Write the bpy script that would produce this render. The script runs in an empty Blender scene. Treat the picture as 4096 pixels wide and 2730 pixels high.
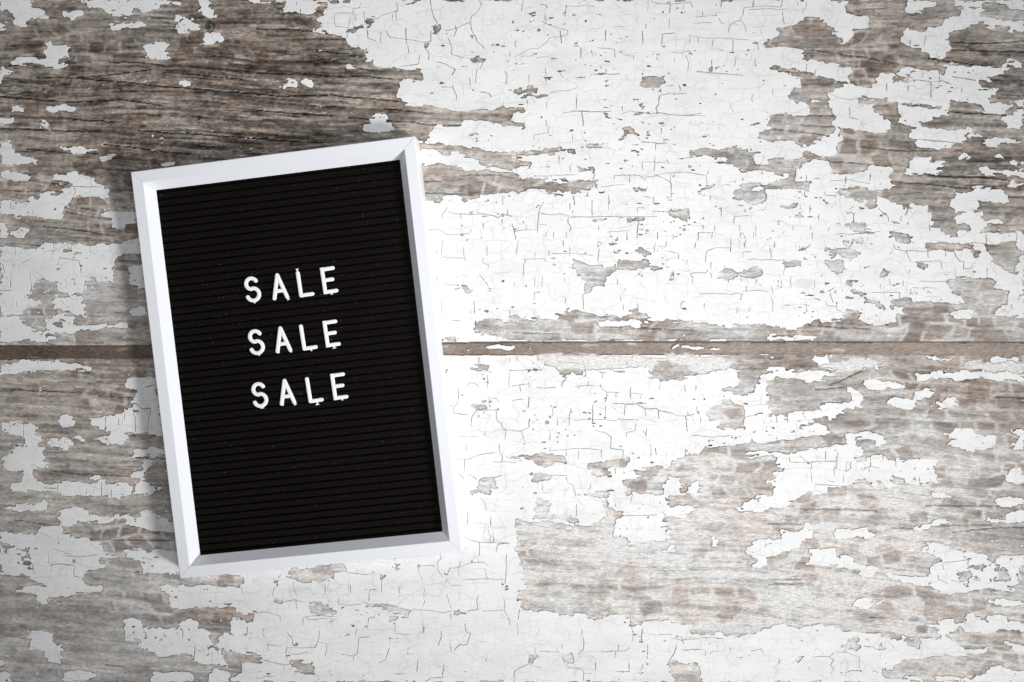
import bpy, math, random
import numpy as np
from mathutils import Matrix, Vector

S = bpy.context.scene
COL = S.collection
# ---------------------------------------------------------------- camera
H_TOP = 0.019                              # height of the frame's top face above the table
CAM_Z = 0.73605894 - 0.028 + H_TOP
RX, RY = -0.03056222, 0.06644219
def cam_rot():
    cx, sx, cy, sy = math.cos(RX), math.sin(RX), math.cos(RY), math.sin(RY)
    Rx = np.array([[1, 0, 0], [0, cx, -sx], [0, sx, cx]])
    Ry = np.array([[cy, 0, sy], [0, 1, 0], [-sy, 0, cy]])
    return Ry @ Rx
ROT = cam_rot()
cam = bpy.data.cameras.new('camera')
cam.lens = 35.0
cam.sensor_width = 36.0
cam.clip_start = 0.01
cam.clip_end = 20.0
cam_o = bpy.data.objects.new('camera', cam)
COL.objects.link(cam_o)
M = Matrix([list(r) for r in ROT]).to_4x4()
M.translation = (0, 0, CAM_Z)
cam_o.matrix_world = M
S.camera = cam_o
# ---------------------------------------------------------------- light
S.view_settings.view_transform = 'Standard'
S.view_settings.look = 'None'
S.view_settings.exposure = 0.0
S.view_settings.gamma = 1.0
W = bpy.data.worlds.new('World')
S.world = W
W.use_nodes = True
bg = W.node_tree.nodes['Background']
bg.inputs['Color'].default_value = (0.93, 0.96, 1.0, 1)
bg.inputs['Strength'].default_value = 0.07
def area(name, loc, target, sx, sy, power, col, spread=180):
    l = bpy.data.lights.new(name, 'AREA')
    l.shape = 'RECTANGLE'
    l.size, l.size_y = sx, sy
    l.energy = power
    l.color = col
    l.spread = math.radians(spread)
    o = bpy.data.objects.new(name, l)
    COL.objects.link(o)
    o.location = loc
    d = Vector(target) - Vector(loc)
    o.rotation_euler = d.to_track_quat('-Z', 'Y').to_euler()
    return o
area('window_light', (2.0, -1.2, 1.5), (-0.06, -0.06, 0.0), 0.6, 0.5, 2.22, (1.0, 0.995, 0.99), 25)
area('overhead_fill_light', (0.06, 0.01, 0.82), (0.06, 0.015, 0.0), 0.34, 0.26, 0.68, (1.0, 0.998, 0.995), 85)  # added overhead lamp, its falloff stands in for lens darkening at the corners
area('bevel_fill_light', (-0.1, 1.5, 0.9), (-0.1, 0.0, 0.0), 0.5, 0.4, 6.0, (0.97, 0.985, 1.0))  # added fill lamp, lifts the frame's lower inner bevel
S.cycles.max_bounces = 8

# ---------------------------------------------------------------- helpers
random.seed(7)
rng = np.random.default_rng(11)
F_PX = 35.0 / 36.0 * 4096.0
def unproject(px, py, z=0.0):
    """photo pixel (4096 wide) -> point on the horizontal plane z"""
    px = np.asarray(px, float); py = np.asarray(py, float)
    d = np.stack([(px - 2048) / F_PX, -(py - 1365) / F_PX, -np.ones_like(px)], -1) @ ROT.T
    t = (z - CAM_Z) / d[..., 2]
    return d[..., 0] * t, d[..., 1] * t
def lin(v):
    v = np.clip(np.asarray(v, float) / 255.0, 0, 1)
    return np.where(v <= 0.04045, v / 12.92, ((v + 0.055) / 1.055) ** 2.4)
def smooth(a, b, x):
    t = np.clip((x - a) / (b - a), 0, 1)
    return t * t * (3 - 2 * t)
def link(name, me, parent=None, mat=None):
    o = bpy.data.objects.new(name, me)
    COL.objects.link(o)
    if parent is not None:
        o.parent = parent
    if mat is not None and me is not None and not me.materials:
        me.materials.append(mat)
    return o
def tri_mesh(name, V, T, smooth_shade=False):
    me = bpy.data.meshes.new(name)
    nv, nt = len(V), len(T)
    me.vertices.add(nv)
    me.vertices.foreach_set('co', np.ascontiguousarray(V, np.float32).ravel())
    me.loops.add(nt * 3)
    me.loops.foreach_set('vertex_index', np.ascontiguousarray(T, np.int32).ravel())
    me.polygons.add(nt)
    me.polygons.foreach_set('loop_start', np.arange(nt, dtype=np.int32) * 3)
    me.update(calc_edges=True)
    me.validate()
    if smooth_shade:
        me.polygons.foreach_set('use_smooth', np.ones(len(me.polygons), bool))
    return me
def poly_mesh(name, V, Fs, smooth_shade=False):
    me = bpy.data.meshes.new(name)
    me.from_pydata([tuple(map(float, v)) for v in V], [], Fs)
    me.update()
    if smooth_shade:
        me.polygons.foreach_set('use_smooth', [True] * len(me.polygons))
    return me
class NT:
    def __init__(self, name):
        self.m = bpy.data.materials.new(name)
        self.m.use_nodes = True
        self.t = self.m.node_tree
        self.b = self.t.nodes['Principled BSDF']
    def n(self, kind, **kw):
        n = self.t.nodes.new(kind)
        for k, v in kw.items():
            if k in n.inputs.keys() if isinstance(k, str) else False:
                n.inputs[k].default_value = v
            else:
                setattr(n, k, v)
        return n
    def l(self, a, b):
        self.t.links.new(a, b)
    def ramp(self, src, stops):
        r = self.n('ShaderNodeValToRGB')
        e = r.color_ramp.elements
        e[0].position, e[0].color = stops[0][0], (*[stops[0][1]] * 3, 1)
        e[1].position, e[1].color = stops[-1][0], (*[stops[-1][1]] * 3, 1)
        for p, v in stops[1:-1]:
            x = e.new(p); x.color = (v, v, v, 1)
        self.l(src, r.inputs['Fac'])
        return r.outputs['Color']
    def mul(self, a, b, fac=1.0):
        m = self.n('ShaderNodeMix', data_type='RGBA', blend_type='MULTIPLY')
        m.inputs[0].default_value = fac
        self.l(a, m.inputs[6]); self.l(b, m.inputs[7])
        return m.outputs[2]
    def coord(self, scale=(1, 1, 1), out='Object'):
        c = self.n('ShaderNodeTexCoord')
        mp = self.n('ShaderNodeMapping')
        mp.inputs['Scale'].default_value = scale
        self.l(c.outputs[out], mp.inputs['Vector'])
        return mp.outputs['Vector']
    def noise(self, vec, scale, detail=3.0, rough=0.55, dist=0.0):
        n = self.n('ShaderNodeTexNoise')
        n.inputs['Scale'].default_value = scale
        n.inputs['Detail'].default_value = detail
        n.inputs['Roughness'].default_value = rough
        n.inputs['Distortion'].default_value = dist
        self.l(vec, n.inputs['Vector'])
        return n.outputs['Fac']
    def bump(self, h, strength, dist):
        b = self.n('ShaderNodeBump')
        b.inputs['Strength'].default_value = strength
        b.inputs['Distance'].default_value = dist
        self.l(h, b.inputs['Height'])
        self.l(b.outputs['Normal'], self.b.inputs['Normal'])

# ---------------------------------------------------------------- materials
def mat_wood():
    k = NT('weathered_wood')
    a = k.n('ShaderNodeVertexColor', layer_name='wood_colour')
    v = k.coord((1, 7, 1))
    f1 = k.noise(v, 240, 4, 0.65)
    f2 = k.noise(k.coord((1, 1.4, 1)), 900, 3, 0.6)
    def mulf(col, ramp):
        m = k.n('ShaderNodeMix', data_type='RGBA', blend_type='MULTIPLY')
        k.l(a.outputs['Alpha'], m.inputs[0]); k.l(col, m.inputs[6]); k.l(ramp, m.inputs[7])
        return m.outputs[2]
    c = mulf(a.outputs['Color'], k.ramp(f1, [(0.36, 0.58), (0.5, 1.0), (0.66, 1.46)]))
    c = mulf(c, k.ramp(f2, [(0.34, 0.72), (0.66, 1.27)]))
    mp = k.n('ShaderNodeMapping'); mp.inputs['Scale'].default_value = (1, 15, 1); mp.inputs['Rotation'].default_value = (0, 0, math.radians(3.0))
    tc = k.n('ShaderNodeTexCoord'); k.l(tc.outputs['Object'], mp.inputs['Vector'])
    f3 = k.noise(mp.outputs['Vector'], 105, 3, 0.6)
    c = mulf(c, k.ramp(f3, [(0.30, 0.40), (0.41, 1.0), (0.60, 1.0), (0.70, 1.55)]))
    k.l(c, k.b.inputs['Base Color'])
    k.b.inputs['Roughness'].default_value = 0.9
    k.b.inputs['Specular IOR Level'].default_value = 0.1
    k.bump(f1, 0.35, 0.0004)
    return k.m
def mat_paint():
    k = NT('old_white_paint')
    v1 = k.coord((1, 1, 1))
    st = k.noise(k.coord((1, 2.2, 1)), 22, 5, 0.62)
    fine = k.noise(k.coord((1, 6, 1)), 260, 3, 0.6)
    # hairline crackle: stretched cells, warped, broken up by a second noise
    nz = k.n('ShaderNodeTexNoise'); nz.inputs['Scale'].default_value = 48; nz.inputs['Detail'].default_value = 3
    k.l(v1, nz.inputs['Vector'])
    mx = k.n('ShaderNodeVectorMath', operation='MULTIPLY_ADD')
    k.l(nz.outputs['Color'], mx.inputs[0]); mx.inputs[1].default_value = (0.012, 0.007, 0.0); k.l(v1, mx.inputs[2])
    mp = k.n('ShaderNodeMapping'); mp.inputs['Scale'].default_value = (1.0, 1.7, 1.0)
    k.l(mx.outputs[0], mp.inputs['Vector'])
    vo = k.n('ShaderNodeTexVoronoi', feature='DISTANCE_TO_EDGE', distance='EUCLIDEAN')
    vo.inputs['Scale'].default_value = 62; vo.inputs['Randomness'].default_value = 0.8
    k.l(mp.outputs['Vector'], vo.inputs['Vector'])
    line = k.ramp(vo.outputs['Distance'], [(0.0, 0.6), (0.013, 0.4), (0.03, 0.0)])
    br = k.n('ShaderNodeTexBrick', offset=0.43, offset_frequency=2, squash=0.7, squash_frequency=3)
    br.inputs['Scale'].default_value = 1.0
    br.inputs['Mortar Size'].default_value = 0.00022
    br.inputs['Mortar Smooth'].default_value = 0.6
    br.inputs['Brick Width'].default_value = 0.0155
    br.inputs['Row Height'].default_value = 0.0088
    w2 = k.n('ShaderNodeVectorMath', operation='MULTIPLY_ADD')
    k.l(nz.outputs['Color'], w2.inputs[0]); w2.inputs[1].default_value = (0.016, 0.017, 0.0); k.l(v1, w2.inputs[2])
    k.l(w2.outputs[0], br.inputs['Vector'])
    mxl = k.n('ShaderNodeMath', operation='MAXIMUM')
    k.l(br.outputs['Fac'], mxl.inputs[0]); k.l(line, mxl.inputs[1])
    line = mxl.outputs[0]
    brk = k.ramp(k.noise(v1, 75, 2, 0.5), [(0.38, 0.0), (0.53, 1.0)])
    fac = k.mul(line, brk)
    base = k.n('ShaderNodeMix', data_type='RGBA', blend_type='MIX')
    base.inputs[6].default_value = (0.858, 0.860, 0.865, 1); base.inputs[7].default_value = (0.56, 0.535, 0.51, 1)
    sc = k.n('ShaderNodeMath', operation='MULTIPLY'); sc.inputs[1].default_value = 0.68
    k.l(fac, sc.inputs[0]); k.l(sc.outputs[0], base.inputs[0])
    c = k.mul(base.outputs[2], k.ramp(st, [(0.3, 0.90), (0.6, 1.0)]))
    c = k.mul(c, k.ramp(fine, [(0.28, 0.93), (0.55, 1.0)]))
    spk = k.ramp(k.noise(k.coord((1, 1.6, 1)), 420, 2, 0.5), [(0.0, 1), (0.735, 1.0), (0.78, 0.72)])
    c = k.mul(c, spk)
    k.l(c, k.b.inputs['Base Color'])
    k.b.inputs['Roughness'].default_value = 0.55
    k.b.inputs['Specular IOR Level'].default_value = 0.3
    k.bump(fine, 0.12, 0.0003)
    return k.m
def mat_frame():
    k = NT('white_foiled_frame')
    f = k.noise(k.coord(), 1500, 2, 0.5)
    g = k.noise(k.coord(), 14, 3, 0.5)
    m = k.n('ShaderNodeMix', data_type='RGBA', blend_type='MIX')
    m.inputs[6].default_value = (0.81, 0.83, 0.885, 1); m.inputs[7].default_value = (0.84, 0.855, 0.90, 1)
    k.l(g, m.inputs[0])
    k.l(m.outputs[2], k.b.inputs['Base Color'])
    k.b.inputs['Roughness'].default_value = 0.42
    k.b.inputs['Specular IOR Level'].default_value = 0.35
    k.bump(f, 0.10, 0.0002)
    return k.m
def mat_black(name, base, dust):
    k = NT(name)
    v = k.n('ShaderNodeNewGeometry').outputs['Position']
    g = k.noise(v, 2600, 2, 0.6)
    d = k.ramp(k.noise(v, 1500, 1, 0.4), [(0.0, 0.0), (0.775, 0.0), (0.815, 1.0)])
    big = k.ramp(k.noise(v, 24, 4, 0.6), [(0.3, 0.3), (0.7, 1.0)])
    dm = k.mul(d, big)
    m = k.n('ShaderNodeMix', data_type='RGBA', blend_type='MIX')
    m.inputs[6].default_value = (*base, 1); m.inputs[7].default_value = (dust, dust * 0.97, dust * 0.93, 1)
    k.l(dm, m.inputs[0])
    c = k.mul(m.outputs[2], k.ramp(g, [(0.3, 0.7), (0.7, 1.35)]))
    k.l(c, k.b.inputs['Base Color'])
    k.b.inputs['Roughness'].default_value = 0.7
    k.b.inputs['Specular IOR Level'].default_value = 0.05
    k.bump(g, 0.3, 0.0002)
    return k.m
def mat_letter():
    k = NT('white_letter_plastic')
    g = k.noise(k.coord(), 700, 2, 0.5)
    m = k.n('ShaderNodeMix', data_type='RGBA', blend_type='MIX')
    m.inputs[6].default_value = (0.90, 0.90, 0.885, 1); m.inputs[7].default_value = (0.93, 0.93, 0.915, 1)
    k.l(g, m.inputs[0]); k.l(m.outputs[2], k.b.inputs['Base Color'])
    k.b.inputs['Roughness'].default_value = 0.4
    k.b.inputs['Specular IOR Level'].default_value = 0.4
    k.bump(g, 0.08, 0.0002)
    return k.m
WOOD, PAINT, FRAME = mat_wood(), mat_paint(), mat_frame()
RIDGE = mat_black('black_ribbed_plastic', (0.0058, 0.0045, 0.0038), 0.5)
BACK = mat_black('black_groove_plastic', (0.004, 0.004, 0.004), 0.02)
LETTER = mat_letter()

# ---------------------------------------------------------------- tabletop
# Hand-traced outlines of the bare-wood patches (W), paint flakes (P), cracks in
# the paint (C), grain splits (G), pinholes (D) and a knot (K), tile by tile.
TRACE = """T 0 0 W
P 0,0 260,0 265,25 290,60 300,75 370,78 405,110 440,150 430,170 390,190 330,178 245,185 235,205 250,235 210,255 170,258 140,235 130,190 115,160 75,110 0,90
P 0,195 30,225 50,270 0,275
P 585,125 640,120 680,100 760,115 760,140 720,150 680,175 640,175 600,150
P 735,0 1570,0 1560,25 1480,60 1400,80 1330,100 1220,100 1205,155 1150,155 1060,140 955,125 955,80 860,70 790,30
P 1570,10 1610,0 1650,40 1600,45
P 1010,235 1090,220 1180,215 1235,198 1310,215 1330,260 1280,268 1190,262 1080,265 1030,275
P 1810,0 1900,0 1920,40 1910,70 1820,70
P 1815,78 1900,75 1950,95 1980,150 1975,180 1915,180 1890,145 1830,125
P 1610,150 1660,138 1690,160 1780,160 1785,185 1755,200 1850,240 1800,275 1720,300 1620,290 1620,210
P 1890,310 1930,315 2035,300 2035,405 1980,390 1950,405 1845,395 1880,350
P 400,400 440,385 475,430 540,425 580,435 600,420 650,455 620,480 610,530 540,560 545,580 600,590 650,605 560,620 430,625 380,600 210,600 70,580 130,550 160,510 260,525 400,530 420,455
P 1310,430 1345,395 1430,388 1520,400 1540,450 1535,480 1570,530 1580,540 1480,545 1350,540 1340,490
P 0,605 50,625 105,640 90,670 30,690 10,720 35,760 0,765
P 1650,740 1690,730 1725,745 1720,780 1680,790 1650,785
P 110,990 150,970 210,980 230,1000 180,1018 120,1022
P 400,1000 500,980 580,955 620,965 665,990 665,1020 560,1030 440,1025
P 0,1090 60,1100 120,1075 110,1130 40,1140 0,1150
P 380,1110 410,1110 440,1140 475,1185 410,1190 310,1180 375,1160
P 0,1290 50,1310 100,1320 105,1365 160,1395 240,1430 290,1440 355,1470 330,1490 260,1505 130,1495 0,1495
P 535,1345 590,1350 640,1360 700,1350 830,1365 880,1370 890,1400 800,1405 680,1410 600,1400
P 915,1420 980,1425 1060,1420 1055,1455 990,1495 920,1475
P 1470,1510 1580,1505 1630,1520 1540,1535 1470,1540
P 2260,0 2351,0 2351,25 2300,15
G 7 690,715 900,740 1150,755 1350,780 1550,800 1750,815 2000,840 2351,860
G 6 0,890 200,905 450,930 700,940 900,930 1100,915 1300,940 1500,975
G 6 70,600 380,610
G 5 340,715 690,715 1000,690 1200,665 1380,640
G 6 530,1080 800,1110 1100,1120
G 6 0,1180 300,1190 600,1205 900,1210
G 6 1270,1200 1500,1220 1800,1235 2351,1275
G 6 950,1330 1250,1360 1550,1400 1750,1415
G 5 240,1370 540,1400 900,1415
G 5 1000,570 1300,580 1500,605
G 5 1700,680 1950,705 2220,730
K 1930,250 50
T 0 1 P
W 0,20 140,15 290,20 270,70 250,100 320,120 400,125 500,125 535,95 570,50 600,30 650,45 650,90 605,110 610,150 545,200 610,235 530,260 540,285 650,310 750,330 830,350 855,385 855,430 900,430 950,415 990,445 1025,490 1015,560 1060,580 1075,605 1150,620 1490,635 1520,680 1530,745 1310,745 1305,800 1310,940 1430,965 1600,970 1720,985 1880,1030 2000,1020 2060,1005 2150,1020 2210,1005 2270,980 2351,980 2351,1160 2250,1150 2150,1155 2180,1130 2070,1105 1900,1110 1875,1160 1720,1150 1640,1150 1615,1200 1575,1225 1585,1270 1470,1290 1310,1568 0,1568
W 640,25 745,5 745,45 690,48
W 745,0 880,0 878,30 790,22
W 1300,50 1400,20 1460,0 1520,0 1450,30 1340,45
W 840,255 990,250 970,270 900,300 835,310
W 1005,185 1070,180 1065,235 1040,250 1005,240
W 1605,250 1660,235 1715,290 1660,318 1610,310
W 1545,395 1600,390 1570,435 1545,435
W 1960,565 1990,520 2120,540 2110,560 2000,570
W 1960,815 1995,795 1975,830
W 1480,1310 1700,1315 1900,1330 1960,1375 2100,1380 2351,1390 2351,1568 2250,1550 2030,1500 1930,1440 1920,1410 1790,1400 1770,1425 1705,1425 1690,1380 1640,1360 1600,1375 1480,1375
W 1480,1515 1700,1510 1900,1545 1900,1568 1480,1568
W 1925,1225 2025,1230 2020,1265 1930,1255
P 835,605 870,590 930,630 850,635
P 215,790 290,735 340,745 390,790 280,790 220,810
P 395,785 430,750 510,750 510,820 440,805
P 975,1140 1035,1130 1040,1090 1090,1060 1170,1055 1205,1090 1200,1120 1250,1130 1255,1180 1240,1230 980,1210
C 6 1600,0 1615,100 1640,180 1665,215 1600,255
C 6 2040,0 2070,40 2040,100 1980,150 1970,210 1980,280 2030,380 2100,450
C 6 1965,210 1880,240 1830,265 1740,285
C 7 1830,240 1840,280 1820,330
C 7 1290,30 1300,100 1150,145 1120,175 1010,180
C 8 1285,110 1290,190
C 8 1375,260 1380,400
C 7 1395,430 1400,490
C 7 1605,290 1605,380 1550,390
C 5 1550,390 1400,365 1230,345 1190,280
C 8 1015,270 1025,350
C 4 1025,350 1100,375
C 5 725,130 715,190 730,245 850,255 870,140
C 5 890,75 895,125 720,120
C 5 990,100 1000,240
C 8 835,310 835,350
C 7 1545,435 1585,490 1585,550
C 7 1500,510 1490,590 1330,610
C 6 1760,345 1800,450 1790,500 1900,530 2000,545
C 8 1660,570 1740,590 1830,640 1800,690
C 7 2080,580 2060,630
C 7 2030,640 2015,760
C 7 1960,720 1965,790
C 8 1800,790 1840,880 1835,930
C 7 1700,800 1790,805
C 7 2060,845 2140,860 2160,890
C 9 405,85 405,125
C 6 370,20 375,50
C 5 960,30 950,75 890,75
C 6 2330,465 2330,520
C 9 2320,830 2351,830
G 6 0,870 200,885 650,880
G 7 680,870 900,900 1080,905 1310,935
G 6 0,1010 300,1040 700,1065
G 6 840,1080 1050,1100
G 6 1200,1110 1450,1125 1600,1150 1870,1155
G 6 0,1275 350,1300 680,1310
G 6 550,470 850,495
G 5 400,570 680,545
G 5 0,670 500,690 800,710 1000,700 1250,730
G 6 0,265 400,275 650,310
G 6 500,975 820,990
G 6 1180,1000 1500,1030 1620,1040
G 5 940,630 1080,650
T 0 2 P
W 0,830 100,830 190,795 235,805 240,840 90,860 60,865
W 95,870 330,855 340,865 290,895 95,905
W 0,985 130,975 120,1035 0,1040
W 0,1100 60,1125 130,1135 130,1160 30,1165 0,1155
W 1180,690 1410,705 1405,770 1380,815 1300,810 1240,790 1190,790
W 1830,610 1840,660 1785,645
W 1020,1180 1090,1175 1100,1235 1180,1250 1175,1300 1160,1260 1060,1260 1040,1305 920,1305 940,1275 1030,1245
W 0,1395 60,1380 380,1375 580,1370 590,1405 470,1415 420,1410 300,1415 230,1440 90,1440 0,1455
W 0,1475 100,1465 200,1480 195,1530 80,1520 0,1545
W 610,1365 720,1335 810,1345 800,1362
W 1625,1380 1700,1365 1950,1360 2100,1370 2180,1395 2300,1410 2200,1430 2225,1440 2215,1505 2351,1515 2351,1568 2200,1568 2100,1568 2080,1540 1990,1510 1920,1500 1915,1495 2000,1460 1860,1470 1900,1490 1990,1450 1800,1440 1590,1435 1630,1415
W 1360,1120 1440,1125 1375,1170
W 2250,1195 2351,1180 2351,1260 2310,1285 2245,1245
W 2315,385 2351,360 2351,445 2315,440
W 2330,1035 2351,1030 2351,1065
W 590,1530 700,1550 760,1540 740,1568 640,1568
W 2170,370 2270,378 2220,388
W 0,150 25,190 20,240 0,200
C 5 1250,0 1245,100
C 5 1270,5 1340,38 1450,40 1640,20 1660,70
C 6 1455,45 1445,120
C 5 1580,40 1570,95
C 8 1920,10 1918,60
C 8 2215,10 2210,65
C 5 2210,65 2130,75 2120,140 2095,190 2130,220 2150,295
C 5 2095,190 2040,205 1995,245 1985,300
C 5 2210,65 2351,55
C 5 1450,170 1440,265
C 7 1230,220 1225,265
C 7 1195,290 1200,410
C 7 1490,305 1380,315 1375,430
C 5 1620,325 1700,340 1800,355 1900,350 2050,360 2170,370
C 7 2030,370 2025,480
C 5 1635,335 1630,400
C 6 1710,350 1710,395
C 6 1845,370 1840,420
C 8 860,280 858,380
C 8 500,50 485,150
C 5 275,195 330,230 450,265 510,280 515,310 440,340 350,345 305,410
C 7 440,285 455,400
C 4 300,400 240,445 150,455 30,520
C 6 780,440 940,455 945,530
C 7 630,440 630,535
C 4 725,460 740,520
C 4 985,480 1050,510 1115,515 1115,545
C 6 1490,530 1490,570
C 5 1330,500 1330,555
C 6 440,680 470,715
C 8 585,715 670,710
C 7 720,685 790,685 830,675 900,685 985,680
C 5 860,630 862,675
C 10 1700,660 1850,672
C 4 1850,672 2130,695
C 6 1410,790 1480,785
C 9 1540,790 1545,825
C 5 1380,870 1600,860
C 9 1355,880 1345,960 1320,1000 1330,1035
C 5 470,1035 600,1020
C 10 560,1022 700,1025
C 7 700,1028 905,1025
C 6 1000,1050 1080,1020 1170,1030 1290,1048 1340,1035
C 8 1340,1035 1470,1055 1620,1065
C 4 1620,1065 1770,1065
C 8 640,1035 655,1150
C 6 595,870 590,1005
C 7 1010,975 1015,1020
C 9 310,1105 315,1150
C 7 340,1165 330,1225
C 4 330,1225 200,1240 200,1290
C 6 550,1225 555,1290
C 7 1370,1180 1370,1230
C 8 1190,1305 1260,1310
C 8 1280,1310 1330,1318 1420,1315
C 6 1320,1320 1320,1380
C 7 1395,1270 1395,1310
C 7 430,1430 430,1500
C 7 1195,1490 1200,1560
C 4 1200,1490 1410,1495
C 5 1415,1460 1440,1510
C 5 1540,1460 1670,1445
C 6 815,1330 860,1315
C 5 340,850 530,830 600,805
C 6 155,690 155,755
C 8 1835,550 1835,610
C 9 135,920 140,950
C 6 320,930 315,990
C 6 2235,540 2235,610
C 6 1750,110 1748,150
C 6 1875,120 1878,150
C 6 1905,170 1915,210 1960,225
C 4 1670,215 1840,210
C 4 945,245 1020,245
C 7 260,40 310,50 320,75
C 5 2000,960 2030,1030
D 665,1220 8
D 1155,1425 8
D 1865,868 8
D 2280,1305 8
D 1305,175 6
T 0 3 P
W 715,0 1275,0 1270,50 1255,90 1300,135 1395,130 1405,90 1440,80 1510,75 1530,0 1700,0 1700,60 1780,65 1750,155 1660,165 1610,230 1600,245 1470,245 1430,290 1380,300 1300,265 1250,275 1235,370 1240,410 1310,430 1400,440 1390,480 1440,500 1470,535 1600,540 1640,510 1655,450 1650,400 1630,380 1650,310 1680,270 1760,275 1800,250 1840,230 1960,215 1980,240 2190,250 2200,280 2351,320 2351,580 2230,545 2200,555 2160,610 2030,615 1800,600 1650,585 1610,630 1600,680 1460,660 1400,640 1350,635 1200,625 1195,690 1310,700 1300,735 1250,750 1160,745 1165,690 1030,685 1000,740 970,760 970,805 800,775 760,760 750,640 640,620 600,600 470,580 380,560 330,545 320,500 360,480 330,460 0,440 0,380 80,330 90,300 50,245 160,250 270,240 320,200 310,165 440,160 520,190 525,260 600,270 600,330 580,345 650,350 665,395 720,405 780,330 790,255 930,245 920,140 870,140 820,150 740,110 715,80
W 1950,45 1970,25 2030,15 2040,0 2085,0 2080,25 2140,35 2185,70 2240,90 2310,105 2351,100 2351,195 2250,180 2100,180 2020,160 1975,150 1985,85 1950,65
W 2190,620 2260,625 2351,650 2351,900 2250,940 2220,960 2010,945 2010,885 2100,880 2140,820 1935,800 1950,740 2040,745 2070,700 2170,680
W 2240,950 2351,985 2290,1010 2270,1040 2140,1080 2150,1040 2230,1010
W 45,605 110,615 200,640 340,675 600,720 760,760 685,765 680,790 620,800 590,850 550,860 555,960 630,990 600,1050 620,1065 590,1140 620,1170 600,1250 520,1265 510,1285 440,1290 415,1330 350,1370 280,1350 260,1320 70,1310 0,1290 0,1040 370,1050 370,970 320,955 200,920 200,875 215,810 290,800 300,750 270,705 170,675 20,655
P 395,930 440,915 515,950 480,955 410,960
P 0,1070 20,1090 20,1160 0,1175
W 835,895 900,890 905,910 1080,915 1120,950 1200,945 1215,985 1200,1050 1200,1140 1240,1160 1350,1170 1310,1220 1310,1265 1350,1290 1345,1330 1400,1345 1620,1365 1700,1330 1800,1340 1800,1275 1880,1270 1975,1275 1980,1350 2060,1365 2130,1330 2351,1320 2351,1568 2040,1568 2030,1530 1930,1520 1925,1568 1530,1568 1520,1545 1645,1500 1530,1490 1480,1470 1460,1440 1400,1435 1330,1450 1285,1480 1290,1520 1260,1568 1140,1568 1130,1540 1100,1530 910,1530 900,1568 580,1568 575,1530 530,1490 470,1470 350,1500 310,1500 265,1530 260,1568 0,1568 0,1455 200,1460 310,1450 320,1415 380,1410 470,1440 520,1440 630,1400 625,1330 660,1300 660,1260 640,1190 740,1180 830,1195 1000,1220 1080,1230 1100,1150 1060,1090 990,1040 985,990 960,970 830,965
W 1225,950 1400,955 1500,960 1590,975 1590,1005 1400,1000 1225,975
W 1650,940 1800,945 1900,960 1985,975 1985,1025 2180,1060 2140,1100 2190,1130 2200,1180 2290,1185 2351,1110 2351,1290 1980,1280 1880,1220 1800,1280 1780,1220 1690,1200 1620,1215 1500,1190 1375,1165 1380,1120 1480,1120 1500,1100 1570,1100 1580,1050 1700,1045 1640,1025 1650,960
P 1740,1190 1870,1190 1865,1225 1800,1240 1755,1230
P 1730,1450 1800,1400 1860,1450 1800,1470
P 2060,1430 2110,1425 2170,1465 2080,1450
P 2190,1485 2270,1480 2290,1510 2351,1500 2351,1530 2250,1520
C 6 0,60 120,65 135,0
C 4 350,20 345,70 310,130
C 5 270,60 275,20
C 8 1090,770 1090,835
C 7 1285,790 1285,835
C 9 1495,755 1495,895
C 7 1510,750 1600,745 1680,775
C 7 1255,760 1350,735 1440,745 1495,755
C 7 1780,810 1778,850
C 8 1690,705 1900,740
C 6 1450,330 1430,430
C 7 1300,370 1300,415
C 6 745,990 750,1080 830,1100
C 5 860,1110 855,1150
C 4 355,590 350,660
C 7 430,650 425,695
C 8 1300,1275 1600,1300 2000,1355 2351,1390
C 5 45,820 42,870
C 5 560,860 650,900 760,920 830,905
C 7 130,180 150,220
C 8 1880,640 1885,660
C 6 1860,65 1950,70
G 6 400,460 700,505 950,540 1350,620
G 7 1470,535 1700,575 2030,615
G 5 20,1060 600,1068
G 6 60,1110 300,1150 610,1165
G 6 20,1190 300,1210 600,1255
G 6 830,1350 1200,1385 1500,1390
G 6 440,1470 800,1500 1100,1530
G 7 1640,1030 2180,1060
G 7 20,655 340,670 750,760
G 6 1680,390 2000,400 2351,380
G 5 1660,460 2351,480
T 1 0 W
P 0,20 20,15 120,15 190,30 265,30 280,60 240,90 120,85 20,50
P 475,85 500,40 540,25 600,45 640,20 690,15 700,50 740,55 830,70 880,110 930,130 930,150 970,165 980,215 975,260 850,250 770,235 680,225 665,270 640,310 600,350 570,390 545,450 500,450 380,435 240,430 0,410 0,290 90,290 200,300 240,295 265,250 320,250 365,285 380,230 420,205 510,215 570,210 555,165 600,150 660,150 655,110 560,95
P 0,480 50,490 60,540 80,570 60,620 0,640
P 100,570 150,545 270,535 275,560 230,590 235,615 180,625 105,610
P 915,410 960,385 1060,375 1260,380 1265,475 1160,485 1145,535 1090,545 1060,510 1010,490 1005,440 925,435
P 0,695 120,690 220,705 330,700 370,670 500,665 630,680 660,690 720,660 830,690 1000,685 1080,680 1100,660 1210,640 1290,640 1300,760 1100,760 1080,800 1040,840 1030,890 1045,980 1040,1015 900,1015 890,985 830,975 790,1010 770,1120 640,1150 510,1075 495,1030 500,1005 370,1005 300,1030 280,1115 220,1135 260,1170 400,1205 370,1240 230,1275 180,1330 90,1330 0,1320
W 560,715 630,720 630,760 590,765
P 1170,890 1310,860 1330,1090 1250,1070 1190,1050
P 490,1160 540,1185 700,1150 740,1160 770,1220 790,1300 780,1330 700,1325 640,1290 480,1270
P 0,1330 170,1340 190,1370 250,1420 300,1470 390,1480 420,1530 500,1530 520,1568 0,1568
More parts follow.
